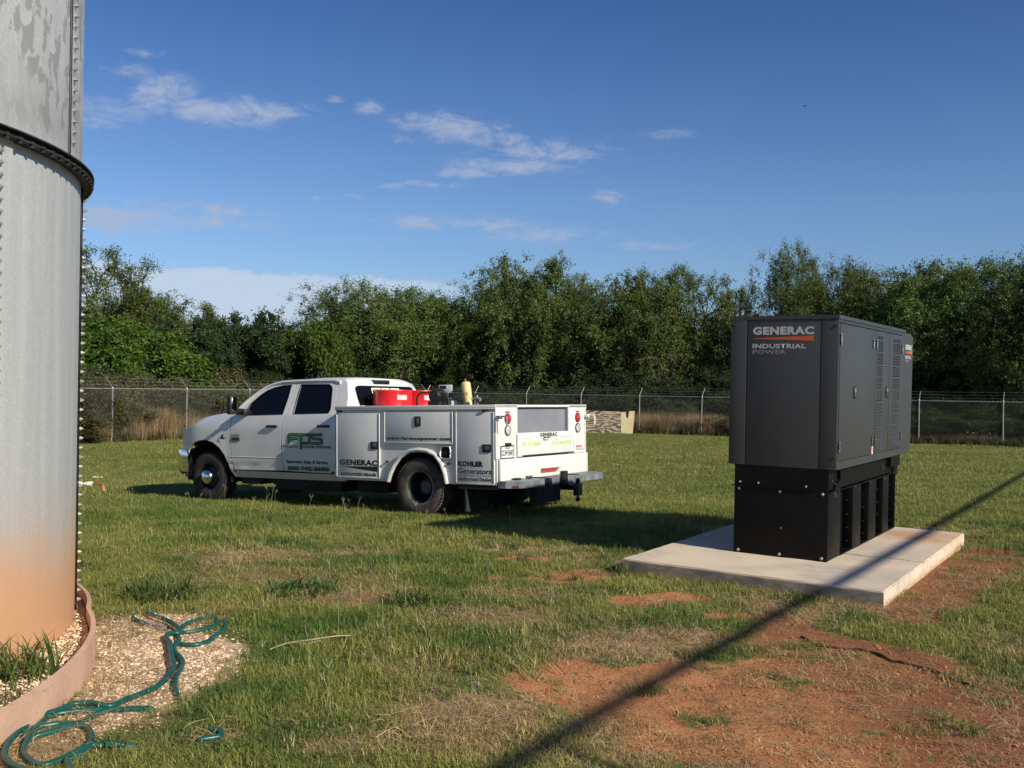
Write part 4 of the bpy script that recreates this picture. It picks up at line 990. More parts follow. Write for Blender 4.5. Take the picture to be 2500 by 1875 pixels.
    # wheels
    def tyre(m, lugs=54):
        b = MB(); R = .393; hwid = .13
        prof = [(.222, -hwid+.02), (.235, -hwid+.004), (.27, -hwid-.006), (.32, -hwid-.008), (.355, -hwid+.002), (.378, -hwid+.018), (.386, -hwid+.035), (.386, hwid-.035), (.378, hwid-.018), (.355, hwid-.002), (.32, hwid+.008), (.27, hwid+.006), (.235, hwid-.004), (.222, hwid-.02)]
        b.lathe(prof, 54, 'Y')
        for k in range(lugs):
            a = 2*math.pi*k/lugs
            for j, (y, wdt, da) in enumerate(((-.098, .05, 0), (-.035, .048, .5), (.035, .048, 0), (.098, .05, .5))):
                aa = a + da*2*math.pi/lugs
                m4 = Matrix.Rotation(-aa, 4, 'Y') @ Matrix.Translation((.387, y, 0)) @ Matrix.Rotation(.25*(1 if j % 2 else -1), 4, 'X')
                b.box((-.012, -wdt/2, -.0135), (.007, wdt/2, .0135), 0, m4)
        return b
    def wheel(loc, dish, m, dual=False, sgn=1):
        # the outer face looks along local +Y
        prof = [(.0001, dish), (.09, dish), (.12, dish-.004), (.17, dish-.03), (.195, dish-.03), (.205, .10), (.212, .115), (.232, .122), (.236, .118), (.215, .108), (.207, .09), (.200, -.12), (.232, -.12)]
        b = MB(); b.lathe(prof, 40, 'Y'); rim = b.build('wheel', M['rim'], T)
        rim.location = loc; rim.rotation_euler = (0, random.uniform(0, 3), math.pi if sgn < 0 else 0)
        ty = tyre(m).build('tyre', m, rim, 25)
        return rim, ty
    for s_ in (1, -1):
        rim, ty = wheel((AF, .84*s_, .388), .045, M['rubber'], sgn=s_)
        b = MB(); b.lathe([(.135, .045), (.135, .075), (.115, .09), (.10, .095), (.10, .10)], 8, 'Y'); b.build('wheel_hub', mat('dusty_hub', (.10, .09, .085), .7), rim)
        b = MB(); b.lathe([(.116, .095), (.116, .155), (.108, .182), (.088, .203), (.05, .219), (.0001, .224)], 28, 'Y'); b.build('hub_cap', M['chrome'], rim)
        for i, yy in enumerate((1.055, .77)):
            rim, ty = wheel((AR, yy*s_, .388), -.075 if i == 0 else .05, M['rubberd'] if i == 0 else M['rubber'], sgn=s_)
            if i == 0:
                b = MB(); b.lathe([(.100, -.075), (.098, -.02), (.085, -.005), (.0001, .0)], 24, 'Y'); b.build('wheel_hub', mat('dusty_hub', (.10, .09, .085), .7), rim)
                b = MB(); b.lathe([(.20, .05), (.212, .118), (.236, .126), (.24, .12), (.236, .115), (.214, .108)], 40, 'Y'); b.build('rim_edge', mat('scuffed_rim_edge', (.16, .15, .14), .5, .3, var=(10, .4)), rim)
    return T
def fps_logo(T, O, U, V, x0, x1, z0, z1, mg, mo, k):
    """three linked stroke letters F p S; the p drops below the line"""
    W_ = x1-x0; H = z1-z0; wd = .25*H
    f = lambda u, v: (x0+u*W_, z0+v*H)
    t_ = wd/2/H; tx = wd/2/W_
    F = [[f(tx, 0), f(tx, .93-t_), f(tx+.02, 1-t_), f(.345, 1-t_)], [f(tx, .50), f(.29, .50)]]
    P = [[f(.385, -.42), f(.385, 1-t_), f(.60, 1-t_), f(.635, .9), f(.635, .22), f(.60, t_), f(.43, t_)]]
    S = [[f(1, 1-t_), f(.75, 1-t_), f(.705, .88), f(.705, .66), f(.74, .53), f(.94, .5), f(.985, .40), f(.985, .18), f(.945, t_), f(.69, t_)]]
    Nn = U.cross(V)
    for lay, m, grow, off in (('logo_outline', mo, 1.08, .0012), ('logo_fill', mg, .42, .0022)):
        b = MB()
        for i, path in enumerate(F+P+S):
            for j, q in enumerate(stroke2d([np.array(p) for p in path], wd*grow)):
                oo = off + .00004*(i*20+j); b.add([O+U*float(a[0])+V*float(a[1])+Nn*oo for a in q], [tuple(range(len(q)))])
        b.build(lay, m, T, 0)
TRK = truck()
TMAT = Matrix.Translation(TLOC) @ Euler(TROT).to_matrix().to_4x4()
def on_truck(p): return TMAT @ Vector(p)

# ------------------------------------------------------------------ cargo standing in the service body
def cargo():
    for (x, y, lab) in ((1.10, .33, 'left bright red steel drum nearest the cab rear window in the truck bed'), (1.10, -.30, 'right bright red steel drum partly behind the black pump hose in the truck bed')):
        t = root('red_drum', on_truck((x, y, .812)), TROT, lab, 'drum', 'red drums in the truck bed')
        R, H = .287, .905
        prof = [(.0001, .02), (R-.015, .02), (R, 0), (R+.004, .01), (R, .03)]
        for zc in (.30, .60): prof += [(R, zc-.03), (R+.009, zc), (R, zc+.03)]
        prof += [(R, H-.03), (R+.006, H-.012), (R+.002, H), (R-.010, H), (R-.014, H-.02), (.0001, H-.02)]
        MB().lathe(prof, 56).build('drum_body', M['red'], t, 30)
        a = 2.78
        b = MB(); b.lathe([(R+.0015, H-.145), (R+.0015, H-.075)], 10, a0=a-.28, a1=a+.28); b.build('paper_label', M['label'], t)
        for ang in (1.1, 4.2): b = MB(); b.lathe([(.0001, H-.005), (.03, H-.005), (.03, H-.02)], 12, c=(.16*math.cos(ang), .16*math.sin(ang), 0)); b.build('bung', M['steel'], t)
    # transfer pump with hoses, meter and filter
    t = root('transfer_pump', on_truck((-.0, .3, .81)), TROT, 'black fuel transfer pump with looped black hose and white meter in the truck bed', 'pump')
    z = lambda q: q-.81
    b = MB(); b.lathe([(.0001, -.16), (.085, -.15), (.10, -.11), (.10, .11), (.085, .15), (.0001, .16)], 20, 'Y', (.22, .05, z(1.62))); b.box((.12, -.1, 0), (.32, .2, z(1.55)), .01)
    b.build('pump_motor', M['black'], t)
    b = MB()
    for k in range(7): b.lathe([(.107, -.10+k*.03), (.107, -.09+k*.03)], 20, 'Y', (.22, .05, z(1.62)))
    b.build('motor_fins', M['rubber'], t)
    b = MB(); b.tube([(.50, .22, 0), (.50, .22, z(1.56)), (.49, .22, z(1.62)), (.44, .21, z(1.665)), (.36, .2, z(1.672)), (.16, .15, z(1.675)), (.06, .12, z(1.655)), (.02, .12, z(1.58)), (.01, .12, z(1.45))], .017, 10)
    b.tube([(-.02, -.25, z(1.45)), (.0, -.25, z(1.6)), (-.04, -.26, z(1.66)), (-.12, -.28, z(1.67)), (-.18, -.29, z(1.62)), (-.2, -.3, z(1.48))], .017, 10); b.build('fuel_hose', M['rubber'], t)
    b = MB(); b.box((.02, .02, z(1.665)), (.255, .03, z(1.778)), .004); b.box((.10, -.0, z(1.60)), (.205, .02, z(1.668)), .004); b.build('meter_box', M['white'], t)
    b = MB(); b.box((.12, .0305, z(1.725)), (.235, .0335, z(1.765))); 
    b.box((.14, .0205, z(1.635)), (.16, .0235, z(1.652))); b.build('meter_dial', M['ink'], t, 0)
    b = MB(); b.tube([(.15, 0, z(1.575)), (-.30, -.02, z(1.575))], .018, 8); b.tube([(.06, 0, z(1.575)), (-.02, 0, z(1.575))], .036, 10); b.tube([(-.10, 0, z(1.572)), (-.17, 0, z(1.570))], .034, 10); b.tube([(-.40, .08, z(1.58)), (-.50, .08, z(1.56))], .03, 8); b.tube([(-.44, .08, z(1.62)), (-.45, .08, z(1.52))], .018, 8); b.tube([(-.45, .08, z(1.56)), (-.45, .08, z(1.3))], .012, 8); b.build('pipe_fittings', mat('dull_galvanised_fittings', (.3, .28, .25), .5, .5, var=(30, .4)), t)
    b = MB(); b.lathe([(.0001, z(1.55)), (.05, z(1.55)), (.052, z(1.53)), (.052, z(1.44)), (.0001, z(1.44))], 20, c=(.02, 0, 0)); b.build('filter_can', M['white'], t)
    # cream cylinder leaning
    t = root('cream_cylinder', on_truck((-.25, .30, 1.40)), TROT, 'slim cream coloured cylinder with yellow valve leaning in the truck bed', 'cylinder')
    b = MB(); b.lathe([(.0001, .425), (.03, .422), (.066, .40), (.068, .19), (.060, .175), (.058, .06), (.05, .05)], 24); body = b.build('cylinder_body', M['cream'], t)
    b = MB(); b.lathe([(.0001, .06), (.045, .06), (.048, .0), (.0001, .0)], 20); b.build('yellow_base', M['yellow'], t)
    b = MB(); b.lathe([(.0685, .22), (.0685, .265)], 24, a0=1.2, a1=2.4); b.build('band_label', mat('ochre_label', (.4, .28, .08), .5), t)
    b = MB(); b.lathe([(.0001, .46), (.010, .46), (.010, .42)], 10); b.box((-.025, -.004, .445), (.025, .004, .458), .002); b.build('valve', M['brass'], t)
    t.rotation_euler = (Euler(TROT).to_matrix() @ Euler((0, R_(7.5), 0)).to_matrix()).to_euler()
cargo()

# ------------------------------------------------------------------ garden hose lying by the standpipe
def catmull(P, n=7):
    P = [np.array(p, float) for p in P]; P = [2*P[0]-P[1]] + P + [2*P[-1]-P[-2]]; out = []
    for i in range(1, len(P)-2):
        for k in range(n):
            t = k/n; a, b, c, d = P[i-1:i+3]
            out.append(.5*((2*b)+(-a+c)*t+(2*a-5*b+4*c-d)*t*t+(-a+3*b-3*c+d)*t**3))
    out.append(P[-2]); return out
def hose():
    t = root('garden_hose', (-2., 5.3, 0), (0, 0, 0), 'dark green garden hose lying in loose loops across the pale gravel', 'hose')
    A = [(-2.446,6.768),(-2.35,6.646),(-2.218,6.515),(-2.11,6.37),(-2.069,6.26),(-2.116,6.24),(-2.113,6.162),(-2.039,6.016),(-1.964,5.822),(-1.894,5.639),(-1.842,5.516),(-1.814,5.361),(-1.817,5.213),(-1.849,5.061),(-1.889,4.927),(-1.91,4.819),(-1.959,4.817),(-2.03,4.851),(-2.102,4.828),(-2.134,4.733),(-2.175,4.656),(-2.176,4.535),(-2.165,4.406),(-2.135,4.255),(-2.08,4.142),(-2.0,4.064),(-1.9,4.0)]
    B = [(-2.104,6.388),(-2.1,6.541),(-2.051,6.688),(-1.999,6.747),(-1.934,6.642),(-1.909,6.504),(-1.956,6.382),(-2.025,6.311),(-2.068,6.292),(-2.05,6.2),(-2.014,6.108),(-1.994,5.97),(-1.95,5.85),(-1.86,5.70),(-1.81,5.55),(-1.78,5.375),(-1.72,5.175),(-1.655,5.031),(-1.577,4.876),(-1.50,4.78),(-1.45,4.70),(-1.40,4.61),(-1.344,4.564),(-1.304,4.55),(-1.285,4.484),(-1.312,4.459),(-1.38,4.425),(-1.50,4.385),(-1.62,4.37),(-1.738,4.335),(-1.798,4.317),(-1.816,4.227),(-1.834,4.169),(-1.787,4.088),(-1.7,4.0)]
    C = [(-1.99,6.06),(-1.954,6.022),(-1.878,6.027),(-1.827,6.121),(-1.829,6.245),(-1.82,6.42),(-1.86,6.57),(-1.93,6.66)]
    D = [(-1.70,4.85),(-1.76,4.837),(-1.882,4.812),(-1.964,4.798),(-2.05,4.765),(-2.142,4.696),(-2.137,4.556),(-2.115,4.426),(-2.07,4.274),(-2.005,4.175),(-1.914,4.109),(-1.87,4.153),(-1.843,4.24),(-1.821,4.316),(-1.831,4.408),(-1.883,4.503),(-1.951,4.566),(-2.036,4.596),(-2.108,4.558),(-2.15,4.504),(-2.155,4.407)]
    E_ = [(-1.90,4.83),(-1.941,4.743),(-1.969,4.634),(-2.002,4.547),(-2.063,4.461),(-2.125,4.393)]
    F2 = [(-1.70,4.36),(-1.738,4.335),(-1.798,4.317),(-1.816,4.227),(-1.834,4.169),(-1.787,4.088),(-1.7,4.0)]
    H2 = [(-1.44,4.66),(-1.40,4.61),(-1.344,4.564),(-1.304,4.55),(-1.285,4.484),(-1.312,4.459),(-1.36,4.44)]
    G = [(-2.50,6.64),(-2.493,6.635),(-2.442,6.568),(-2.338,6.471)]
    for k, (path, lift) in enumerate(((A, .028), (B, .015), (C, .014), (D, .014), (E_, .014), (G, .014))):
        pts = catmull(path, 10); out = []
        for i, p in enumerate(pts):
            e = min(i, len(pts)-1-i)/6
            l = lift + (.004*math.sin(i*.09+k) if lift > .02 else .0)
            if e < 1 and k not in (0, 5): l = l*e - .02*(1-e)
            if p[0] > -1.70 and math.hypot(p[0]+1.3, p[1]-4.50) > .09: l -= .026*min(1, (p[0]+1.70)/.08)
            out.append((p[0]+2., p[1]-5.3, float(zn(p[0], p[1]))+l-.001))
        MB().tube(out, .0142, 10).build('hose_length', M['hose'], t, 60)
    z = float(zn(-2.3, 6.44))+.012
    b = MB(); b.tube([(-2.35+2, 6.475-5.3, z), (-2.30+2, 6.435-5.3, z)], .016, 10); b.tube([(-2.30+2, 6.435-5.3, z), (-2.22+2, 6.385-5.3, z)], .012, 8); b.tube([(-2.22+2, 6.385-5.3, z), (-2.17+2, 6.37-5.3, z+.01)], .015, 8)
    b.build('hose_coupling', M['chrome'], t)
    z = float(zn(-2.41, 6.72))+.026
    b = MB(); b.tube([(-2.42+2, 6.735-5.3, z), (-2.455+2, 6.79-5.3, z-.005)], .0165, 10); b.build('hose_collar', M['brass'], t)
hose()

# ------------------------------------------------------------------ chain link fences
def fence(name, P0, dP, n0, n1, label, outward, z0, z1, skip_arm=()):
    """posts at P0 + n*dP; z0/z1: height of the top rail at the two ends"""
    t = root(name, (P0[0]+n0*dP[0], P0[1]+n0*dP[1], 0), (0, 0, 0), label, 'fence')
    ang = math.atan2(dP[1], dP[0]); L = math.hypot(*dP)
    ox, oy = t.location.x, t.location.y; N = n1-n0
    post = arm = None; panel = None
    rz = lambda i: z0+(z1-z0)*i/N
    pb = MB(); pb.tube([(0, 0, -2.0), (0, 0, .03)], .030, 10); pb.lathe([(.0001, .07), (.02, .065), (.036, .03), (.036, .0)], 10)
    ab = MB(); ox_, oy_ = outward; ab.tube([(0, 0, .03), (ox_*.10, oy_*.10, .14), (ox_*.30, oy_*.30, .38)], .016, 6)
    cb = MB(); cb.tube([(0, 0, -.03), (0, 0, -.09)], .042, 10)
    wb = MB(); H = 1.72; sp = .092; xx = -H
    def wire(x0, zt0, x1, zt1):
        d = Vector((x1-x0, 0, zt1-zt0)).normalized(); n = Vector((-d.z, 0, d.x))*.0021; y = Vector((0, .0021, 0))
        p, q = Vector((x0, 0, zt0)), Vector((x1, 0, zt1))
        wb.add([p-n, p+n*.5+y, p+n*.5-y, q-n, q+n*.5+y, q+n*.5-y], [(0, 1, 4, 3), (1, 2, 5, 4), (2, 0, 3, 5)])
    while xx < L:
        a0, a1 = max(xx, 0), min(xx+H, L)
        if a1 > a0:
            wire(a0, -(a0-xx), a1, -(a1-xx)); wire(a0, -H+(a0-xx), a1, -H+(a1-xx))
        xx += sp
    xx = .02
    while xx < L: wire(xx, 0, xx+.012, .055); wire(xx+.05, 0, xx+.04, .045); xx += sp*1.6
    for i in range(N+1):
        x, y = i*dP[0], i*dP[1]
        if post is None:
            o = post = pb.build('post', M['galv'], t); a_ = arm = ab.build('wire_arm', M['galv'], o); c_ = cap = cb.build('rail_clamp', M['galv'], o)
        else:
            o = copy_obj(post, t); a_ = copy_obj(arm, o); c_ = copy_obj(cap, o)
        o.location = (x, y, rz(i)); o.rotation_euler = (R_(random.uniform(-.6, .6)), R_(random.uniform(-.6, .6)), 0)
        if i < N:
            if panel is None: w_ = panel = wb.build('chain_link_mesh', M['wire'], t, 0, kind='stuff')
            else: w_ = copy_obj(panel, t)
            w_.location = (x, y, rz(i)); w_.rotation_euler = (0, -math.atan2(rz(i+1)-rz(i), L), ang)
            b = MB(); b.tube([(x, y, rz(i)), (x+dP[0], y+dP[1], rz(i+1))], .0215, 8); b.build('top_rail', M['galv'], t)
    for k in range(3):
        f = .10+.10*k; hz_ = .14+.12*k
        b = MB(); pts = []
        for i in range(N*6+1):
            u = i/6; sag = -.02*math.sin((u % 1)*math.pi); pts.append((u*dP[0]+ox_*f, u*dP[1]+oy_*f, z0+(z1-z0)*u/N+hz_+sag))
        b.tube(pts, .0027, 4)
        for i in range(N*14):
            u = i/14; c = Vector((u*dP[0]+ox_*f, u*dP[1]+oy_*f, z0+(z1-z0)*u/N+hz_)); b.tube([c+Vector((0, 0, .02)), c-Vector((0, 0, .02))], .003, 3)
        b.build('barbed_wire', M['wire'], t, 0)
    return t
CORN = (-1.886-1.02*2.612, 51.18+1.02*1.576)
fl0 = (-13.57, 33.9); dl = ((CORN[0]-fl0[0])/6, (CORN[1]-fl0[1])/6)
nl = Vector((-dl[1], dl[0])).normalized(); nr = Vector((1.576, 2.612)).normalized()
fence('chain_link_fence', fl0, dl, -2, 6, 'chain link fence on the left, between the standpipe and the truck, with arms leaning left', (nl.x, nl.y), 1.09, .83)
fence('chain_link_fence', (-1.886, 51.18), (2.612, -1.576), -1, 11, 'chain link fence running behind the generator from the far corner to the right edge', (nr.x, nr.y), .78, 1.14)

# boards leaning on the far fence
def boards():
    def atp(p, name, poly, m, label, lean, th):
        o = MB().prism(poly, 'Y', 0, th).build(name, m, None, 0); o.location = p; o.rotation_euler = (R_(lean), 0, math.atan2(-1.576, 2.612)*.3)
        tag(o, label, 'board'); return o
    atp((2.75, 46.65, -.90), 'plywood_sheet', [(0, 0), (2.38, .02), (2.36, 1.06), (0, 1.09)], M['ply'], 'weathered plywood sheet with swirling grain leaning on the far fence', -4, .018)
    atp((5.07, 46.25, -.93), 'notched_board', [(.03, 0), (.56, .03), (.64, 1.14), (.38, 1.12), (.35, .85), (.30, .78), (.24, .86), (.22, 1.09), (0, 1.06)], M['wood'], 'pale yellow board with a slot cut in its top leaning on the far fence', -5, .02)
boards()

# ------------------------------------------------------------------ trees and bushes
def mesh_from_quads(name, V, m, trunk=None, mt=None):
    """V: (n,4,3) separate quads"""
    n = len(V); me = bpy.data.meshes.new(name)
    me.vertices.add(n*4); me.vertices.foreach_set('co', V.reshape(-1).astype(np.float32))
    me.loops.add(n*4); me.loops.foreach_set('vertex_index', np.arange(n*4))
    me.polygons.add(n); me.polygons.foreach_set('loop_start', np.arange(0, n*4, 4)); me.update(); me.materials.append(m); return me
def leaf_quads(c, d, L, Wd, r):
    """c centres, d directions (n,3): narrow leaf quads"""
    n = len(c); side = np.cross(d, r.normal(size=(n, 3))); side /= np.linalg.norm(side, axis=1, keepdims=True)+1e-9
    L = L[:, None]; Wd = Wd[:, None]; a = c - d*L*.5; b = c + d*L*.5
    return np.stack([a - side*Wd*.12, c - side*Wd*.5 - d*L*.05, b, c + side*Wd*.5 - d*L*.05], 1)
def make_tree(seed, H, R, stems=3, depth=4, leaves=60, Ls=.17, Ws=.055, droop=.6, spread=.42, mode='mesq', start=.14, fill=0.):
    r = np.random.default_rng(seed); segs = []; tips = []
    def grow(p, d, L, rad, lev):
        k = 3; q = p; dd = d.copy()
        for i in range(k):
            dd = dd + r.normal(size=3)*.16 + np.array((0, 0, .05)); dd /= np.linalg.norm(dd)
            q2 = q + dd*L/k; segs.append((q, q2, rad*(1-.22*i/k), rad*(1-.22*(i+1)/k))); q = q2
            if lev >= 2 and i >= 1 and r.random() < .75: tips.append((q, dd, lev))
        if lev >= depth: tips.append((q, dd, lev)); return
        nb = r.integers(2, 4) if lev > 0 else 3
        for i in range(nb):
            s_ = r.normal(size=3); s_ -= dd*(s_@dd); s_ /= np.linalg.norm(s_)
            a = r.uniform(.35, .85); nd = dd*math.cos(a) + s_*math.sin(a); nd[2] = nd[2]*.8 + .12; nd /= np.linalg.norm(nd)
            grow(q, nd, L*r.uniform(.62, .85), rad*.62, lev+1)
    for i in range(stems):
        a = 2*math.pi*(i+r.uniform(-.3, .3))/stems; tl = r.uniform(.15, .55); d = np.array((math.cos(a)*math.sin(tl), math.sin(a)*math.sin(tl), math.cos(tl)))
        grow(np.array((math.cos(a)*.12, math.sin(a)*.12, -.3)), d, H*.30, .13 if stems > 1 else .2, 0)
    P = np.array([s_[1] for s_ in segs]); mx = P[:, 2].max(); rr = np.percentile(np.hypot(P[:, 0], P[:, 1]), 95)
    S = np.array((R*.9/rr, R*.9/rr, H*.95/mx))
    b = MB()
    for p, q, r0, r1 in segs:
        if r0 < .012: continue
        b.tube([tuple(p*S), tuple(q*S)], [r0, r1], 5 if r0 > .05 else 3, False)
    trunk = b.v, b.f
    tp = np.array([t_[0]*S for t_ in tips]); td = np.array([t_[1] for t_ in tips])
    keep = tp[:, 2] > H*start; tp = tp[keep]; td = td[keep]
    cz, az_ = H*(.50 + start*.5), H*(.47 - start*.4)
    q = (tp - np.array((0, 0, cz)))/np.array((R, R, az_)); nq = np.linalg.norm(q, axis=1)
    lim = 1.0 + .10*np.sin(q[:, 0]*5+seed)*np.cos(q[:, 1]*4) + r.normal(size=len(q))*.05
    f = np.where(nq > lim, lim/np.maximum(nq, 1e-6), 1.); tp = np.array((0, 0, cz)) + q*f[:, None]*np.array((R, R, az_))
    if fill:
        ne = int(len(tp)*fill); e = r.normal(size=(ne, 3)); e /= np.linalg.norm(e, axis=1, keepdims=True); e *= (r.random(ne)**.33)[:, None]*.97
        lump = np.sin(e[:, 0]*7+seed)*np.cos(e[:, 1]*6+seed*2)*np.sin(e[:, 2]*6+seed*3); e = e[lump > -.30]
        tp = np.concatenate([tp, np.array((0, 0, cz)) + e*np.array((R, R, az_))]); td = np.concatenate([td, e + np.array((0, 0, .1))])
    C = []; Dn = []
    for p, d in zip(tp, td):
        ns = r.integers(4, 8); per = max(3, int(leaves/ns))
        for _ in range(ns):
            dirn = d*.6 + r.normal(size=3)*.6; dirn /= np.linalg.norm(dirn); ln = r.uniform(.5, 1.25)*spread*1.6
            tt = np.sort(r.random(per))
            pts = p + dirn*ln*tt[:, None] + np.array((0, 0, -1.))*droop*ln*(tt[:, None]**2) + r.normal(size=(per, 3))*spread*.16
            C.append(pts); ld = r.normal(size=(per, 3))*.8 + np.array((0, 0, -droop*.8)) + dirn*.4
            Dn.append(ld/np.linalg.norm(ld, axis=1, keepdims=True))
    C = np.concatenate(C); Dn = np.concatenate(Dn); n = len(C)
    V = leaf_quads(C, Dn, Ls*r.uniform(.6, 1.3, n), Ws*r.uniform(.6, 1.4, n), r)
    return trunk, V
PROT = {}
def proto(key, m, **kw):
    (tv, tf), V = make_tree(**kw)
    me = bpy.data.meshes.new('trunk'); me.from_pydata([tuple(v) for v in tv], [], tf); me.materials.append(M['bark']); me.update()
    PROT[key] = (me, mesh_from_quads('crown', V, m), len(V))
for i in range(6):
    proto(('mesq', i), M['mesq'], seed=100+i, H=8, R=4.2, stems=[3, 4, 2, 3, 4, 3][i], depth=4, leaves=[84, 70, 84, 72, 72, 60][i], Ls=[.11, .145, .12, .10, .15, .125][i], Ws=[.036, .046, .042, .036, .05, .04][i], droop=[.25, .4, .15, .45, .3, .2][i], fill=.5, start=.08)
for i in range(2): proto(('airy', i), M['mesq'], seed=140+i, H=8, R=3.0, stems=2, depth=4, leaves=40, Ls=.12, Ws=.04, droop=.35, spread=.38, start=.25)
for i in range(3): proto(('oak', i), M['oak'], seed=200+i, H=5, R=2.8, stems=3, depth=4, leaves=60, Ls=.11, Ws=.07, droop=.1, spread=.34, start=.05)
for i in range(2): proto(('bright', i), M['bright'], seed=300+i, H=5, R=2.6, stems=4, depth=4, leaves=52, Ls=.18, Ws=.06, droop=.9, spread=.38, start=.03)
for i in range(4): proto(('brush', i), M['brush'], seed=400+i, H=2.6, R=1.7, stems=5, depth=3, leaves=46, Ls=.11, Ws=.045, droop=.1, spread=.30, start=.0)
print('leaf quads per kind', {k: v[2] for k, v in PROT.items()})
def plant(name, kind, x, y, H, R, label, cat, group=None, rot=None, two=True, sink=0.):
    base = {'mesq': (8, 4.2), 'airy': (8, 3.0), 'oak': (5, 2.8), 'bright': (5, 2.6), 'brush': (2.6, 1.7)}[kind[0]]
    t = root(name, (x, y, float(gz(x, y))-sink), (0, 0, random.uniform(0, 6.28) if rot is None else rot), label, cat, group)
    sx = R/base[1]; sz = H/base[0]; t.scale = (sx, sx, sz)
    a = bpy.data.objects.new('trunk', PROT[kind][0]); link(a, t)
    c = bpy.data.objects.new('crown', PROT[kind][1]); link(c, t); return t
def bearing(dx, D): return ((dx*1.13-1250)/2435)*D
def topz(dx, dy, D): return 1.65 + ((822+(dx-1106)*.0184-dy)*1.13+8)/2435*D
TREES = [ # picture bearing, top, crown half width (m), distance, kind, index, name, label
 (60, 500, 3.8, 47, 'airy', 0, 'mesquite_tree', 'tall mesquite tree rising from behind the standpipe, wispy crown at its edge'),
 (190, 540, 3.6, 50, 'airy', 1, 'mesquite_tree', 'tall thin crowned mesquite tree just right of the standpipe, highest at the left'),
 (250, 645, 3.6, 53, 'mesq', 0, 'mesquite_tree', 'grey green mesquite tree behind the bright green tree beside the standpipe'),
 (350, 630, 3.0, 51, 'mesq', 1, 'mesquite_tree', 'rounded mesquite tree between the standpipe and the truck bonnet, under the cloud bank'),
 (255, 698, 3.3, 41, 'bright', 0, 'chinaberry_tree', 'bright green bushy tree over the left fence beside the standpipe'),
 (172, 720, 2.6, 42, 'bright', 1, 'chinaberry_tree', 'bright green bushy tree half hidden by the standpipe edge'),
 (425, 702, 2.7, 44, 'oak', 0, 'live_oak_tree', 'dark small leaved oak above the truck bonnet'),
 (490, 708, 2.8, 47, 'oak', 1, 'live_oak_tree', 'dark dense oak over the windscreen of the truck'),
 (556, 690, 2.7, 49, 'oak', 2, 'live_oak_tree', 'dark oak with ragged top above the front door of the truck'),
 (618, 706, 2.3, 53, 'mesq', 3, 'mesquite_tree', 'low mesquite tree between the dark oak and the yellow green tree'),
 (688, 702, 2.2, 48.5, 'bright', 0, 'chinaberry_tree', 'yellow green tree standing above the cab roof of the truck'),
 (742, 618, 4.0, 58, 'mesq', 2, 'mesquite_tree', 'broad mesquite tree above the cab rear window, left edge of the main clump'),
 (850, 630, 4.2, 60, 'mesq', 4, 'mesquite_tree', 'flat topped mesquite tree above the red drums'),
 (930, 648, 3.2, 62, 'mesq', 5, 'mesquite_tree', 'lower mesquite tree above the cream cylinder'),
 (985, 652, 2.2, 63, 'airy', 0, 'mesquite_tree', 'thin see through mesquite tree filling the gap left of the tallest clump'),
 (1055, 598, 3.6, 61, 'mesq', 0, 'mesquite_tree', 'mesquite tree on the left shoulder of the tallest clump'),
 (1128, 562, 3.9, 59, 'mesq', 1, 'mesquite_tree', 'tallest mesquite tree, straight above the tailgate of the truck'),
 (1262, 610, 3.7, 58, 'mesq', 3, 'mesquite_tree', 'mesquite tree above the plywood sheet, left of the forked limbs'),
 (1355, 596, 3.5, 57, 'mesq', 4, 'mesquite_tree', 'mesquite tree above the notched board'),
 (1455, 575, 3.6, 57, 'mesq', 5, 'mesquite_tree', 'open mesquite tree with bare limbs left of the generator'),
 (1535, 606, 3.0, 58, 'airy', 1, 'mesquite_tree', 'airy mesquite tree with sky between its limbs beside the generator'),
 (1620, 620, 2.8, 60, 'airy', 0, 'mesquite_tree', 'low airy mesquite tree over the left corner of the generator'),
 (1690, 540, 2.3, 57, 'mesq', 2, 'mesquite_tree', 'narrow tall mesquite tree right above the generator lettering'),
 (1795, 570, 3.6, 55, 'mesq', 0, 'mesquite_tree', 'mesquite tree above the roof of the generator, right of the narrow one'),
 (1880, 580, 3.4, 53, 'mesq', 3, 'mesquite_tree', 'mesquite tree above the side doors of the generator'),
 (1970, 576, 3.6, 50, 'mesq', 4, 'mesquite_tree', 'dense mesquite tree just right of the generator hood'),
 (2065, 570, 3.6, 47, 'mesq', 1, 'mesquite_tree', 'dense mesquite tree between the generator and the right edge'),
 (2160, 572, 3.4, 46, 'mesq', 5, 'mesquite_tree', 'olive green mesquite tree near the right edge of the view'),
 (2235, 545, 3.6, 44, 'mesq', 2, 'mesquite_tree', 'tall mesquite tree cut by the right edge of the view'),
 (2340, 560, 3.8, 42, 'mesq', 0, 'mesquite_tree', 'mesquite tree beyond the right edge of the view'),
]
for (dx, dy, R, D, kd, ix, nm, lab) in TREES:
    x = bearing(dx, D); H = topz(dx, dy, D) - float(gz(x, D))
    plant(nm, (kd, ix), x, D, H*1.02, R*(1.22 if kd == 'mesq' else 1.08), lab, 'tree')
# second rank behind, only seen as dark filling between the front crowns
k = 0
for D in (66, 74):
    for dx in np.arange(30, 2450, 88 if D < 70 else 110):
        top = np.interp(dx, [0, 150, 380, 450, 600, 700, 950, 1050, 1500, 1900, 2450], [640, 665, 715, 765, 760, 705, 705, 685, 690, 675, 665]) + random.uniform(-12, 16)
        x = bearing(dx, D); H = topz(dx, top, D) - float(gz(x, D))
        plant('background_tree', ('mesq', k % 6), x, D+random.uniform(-2, 2), H, 4.6, 'mesquite tree in the dense rank behind the front trees', 'tree', 'trees in the rank behind the front trees'); k += 1
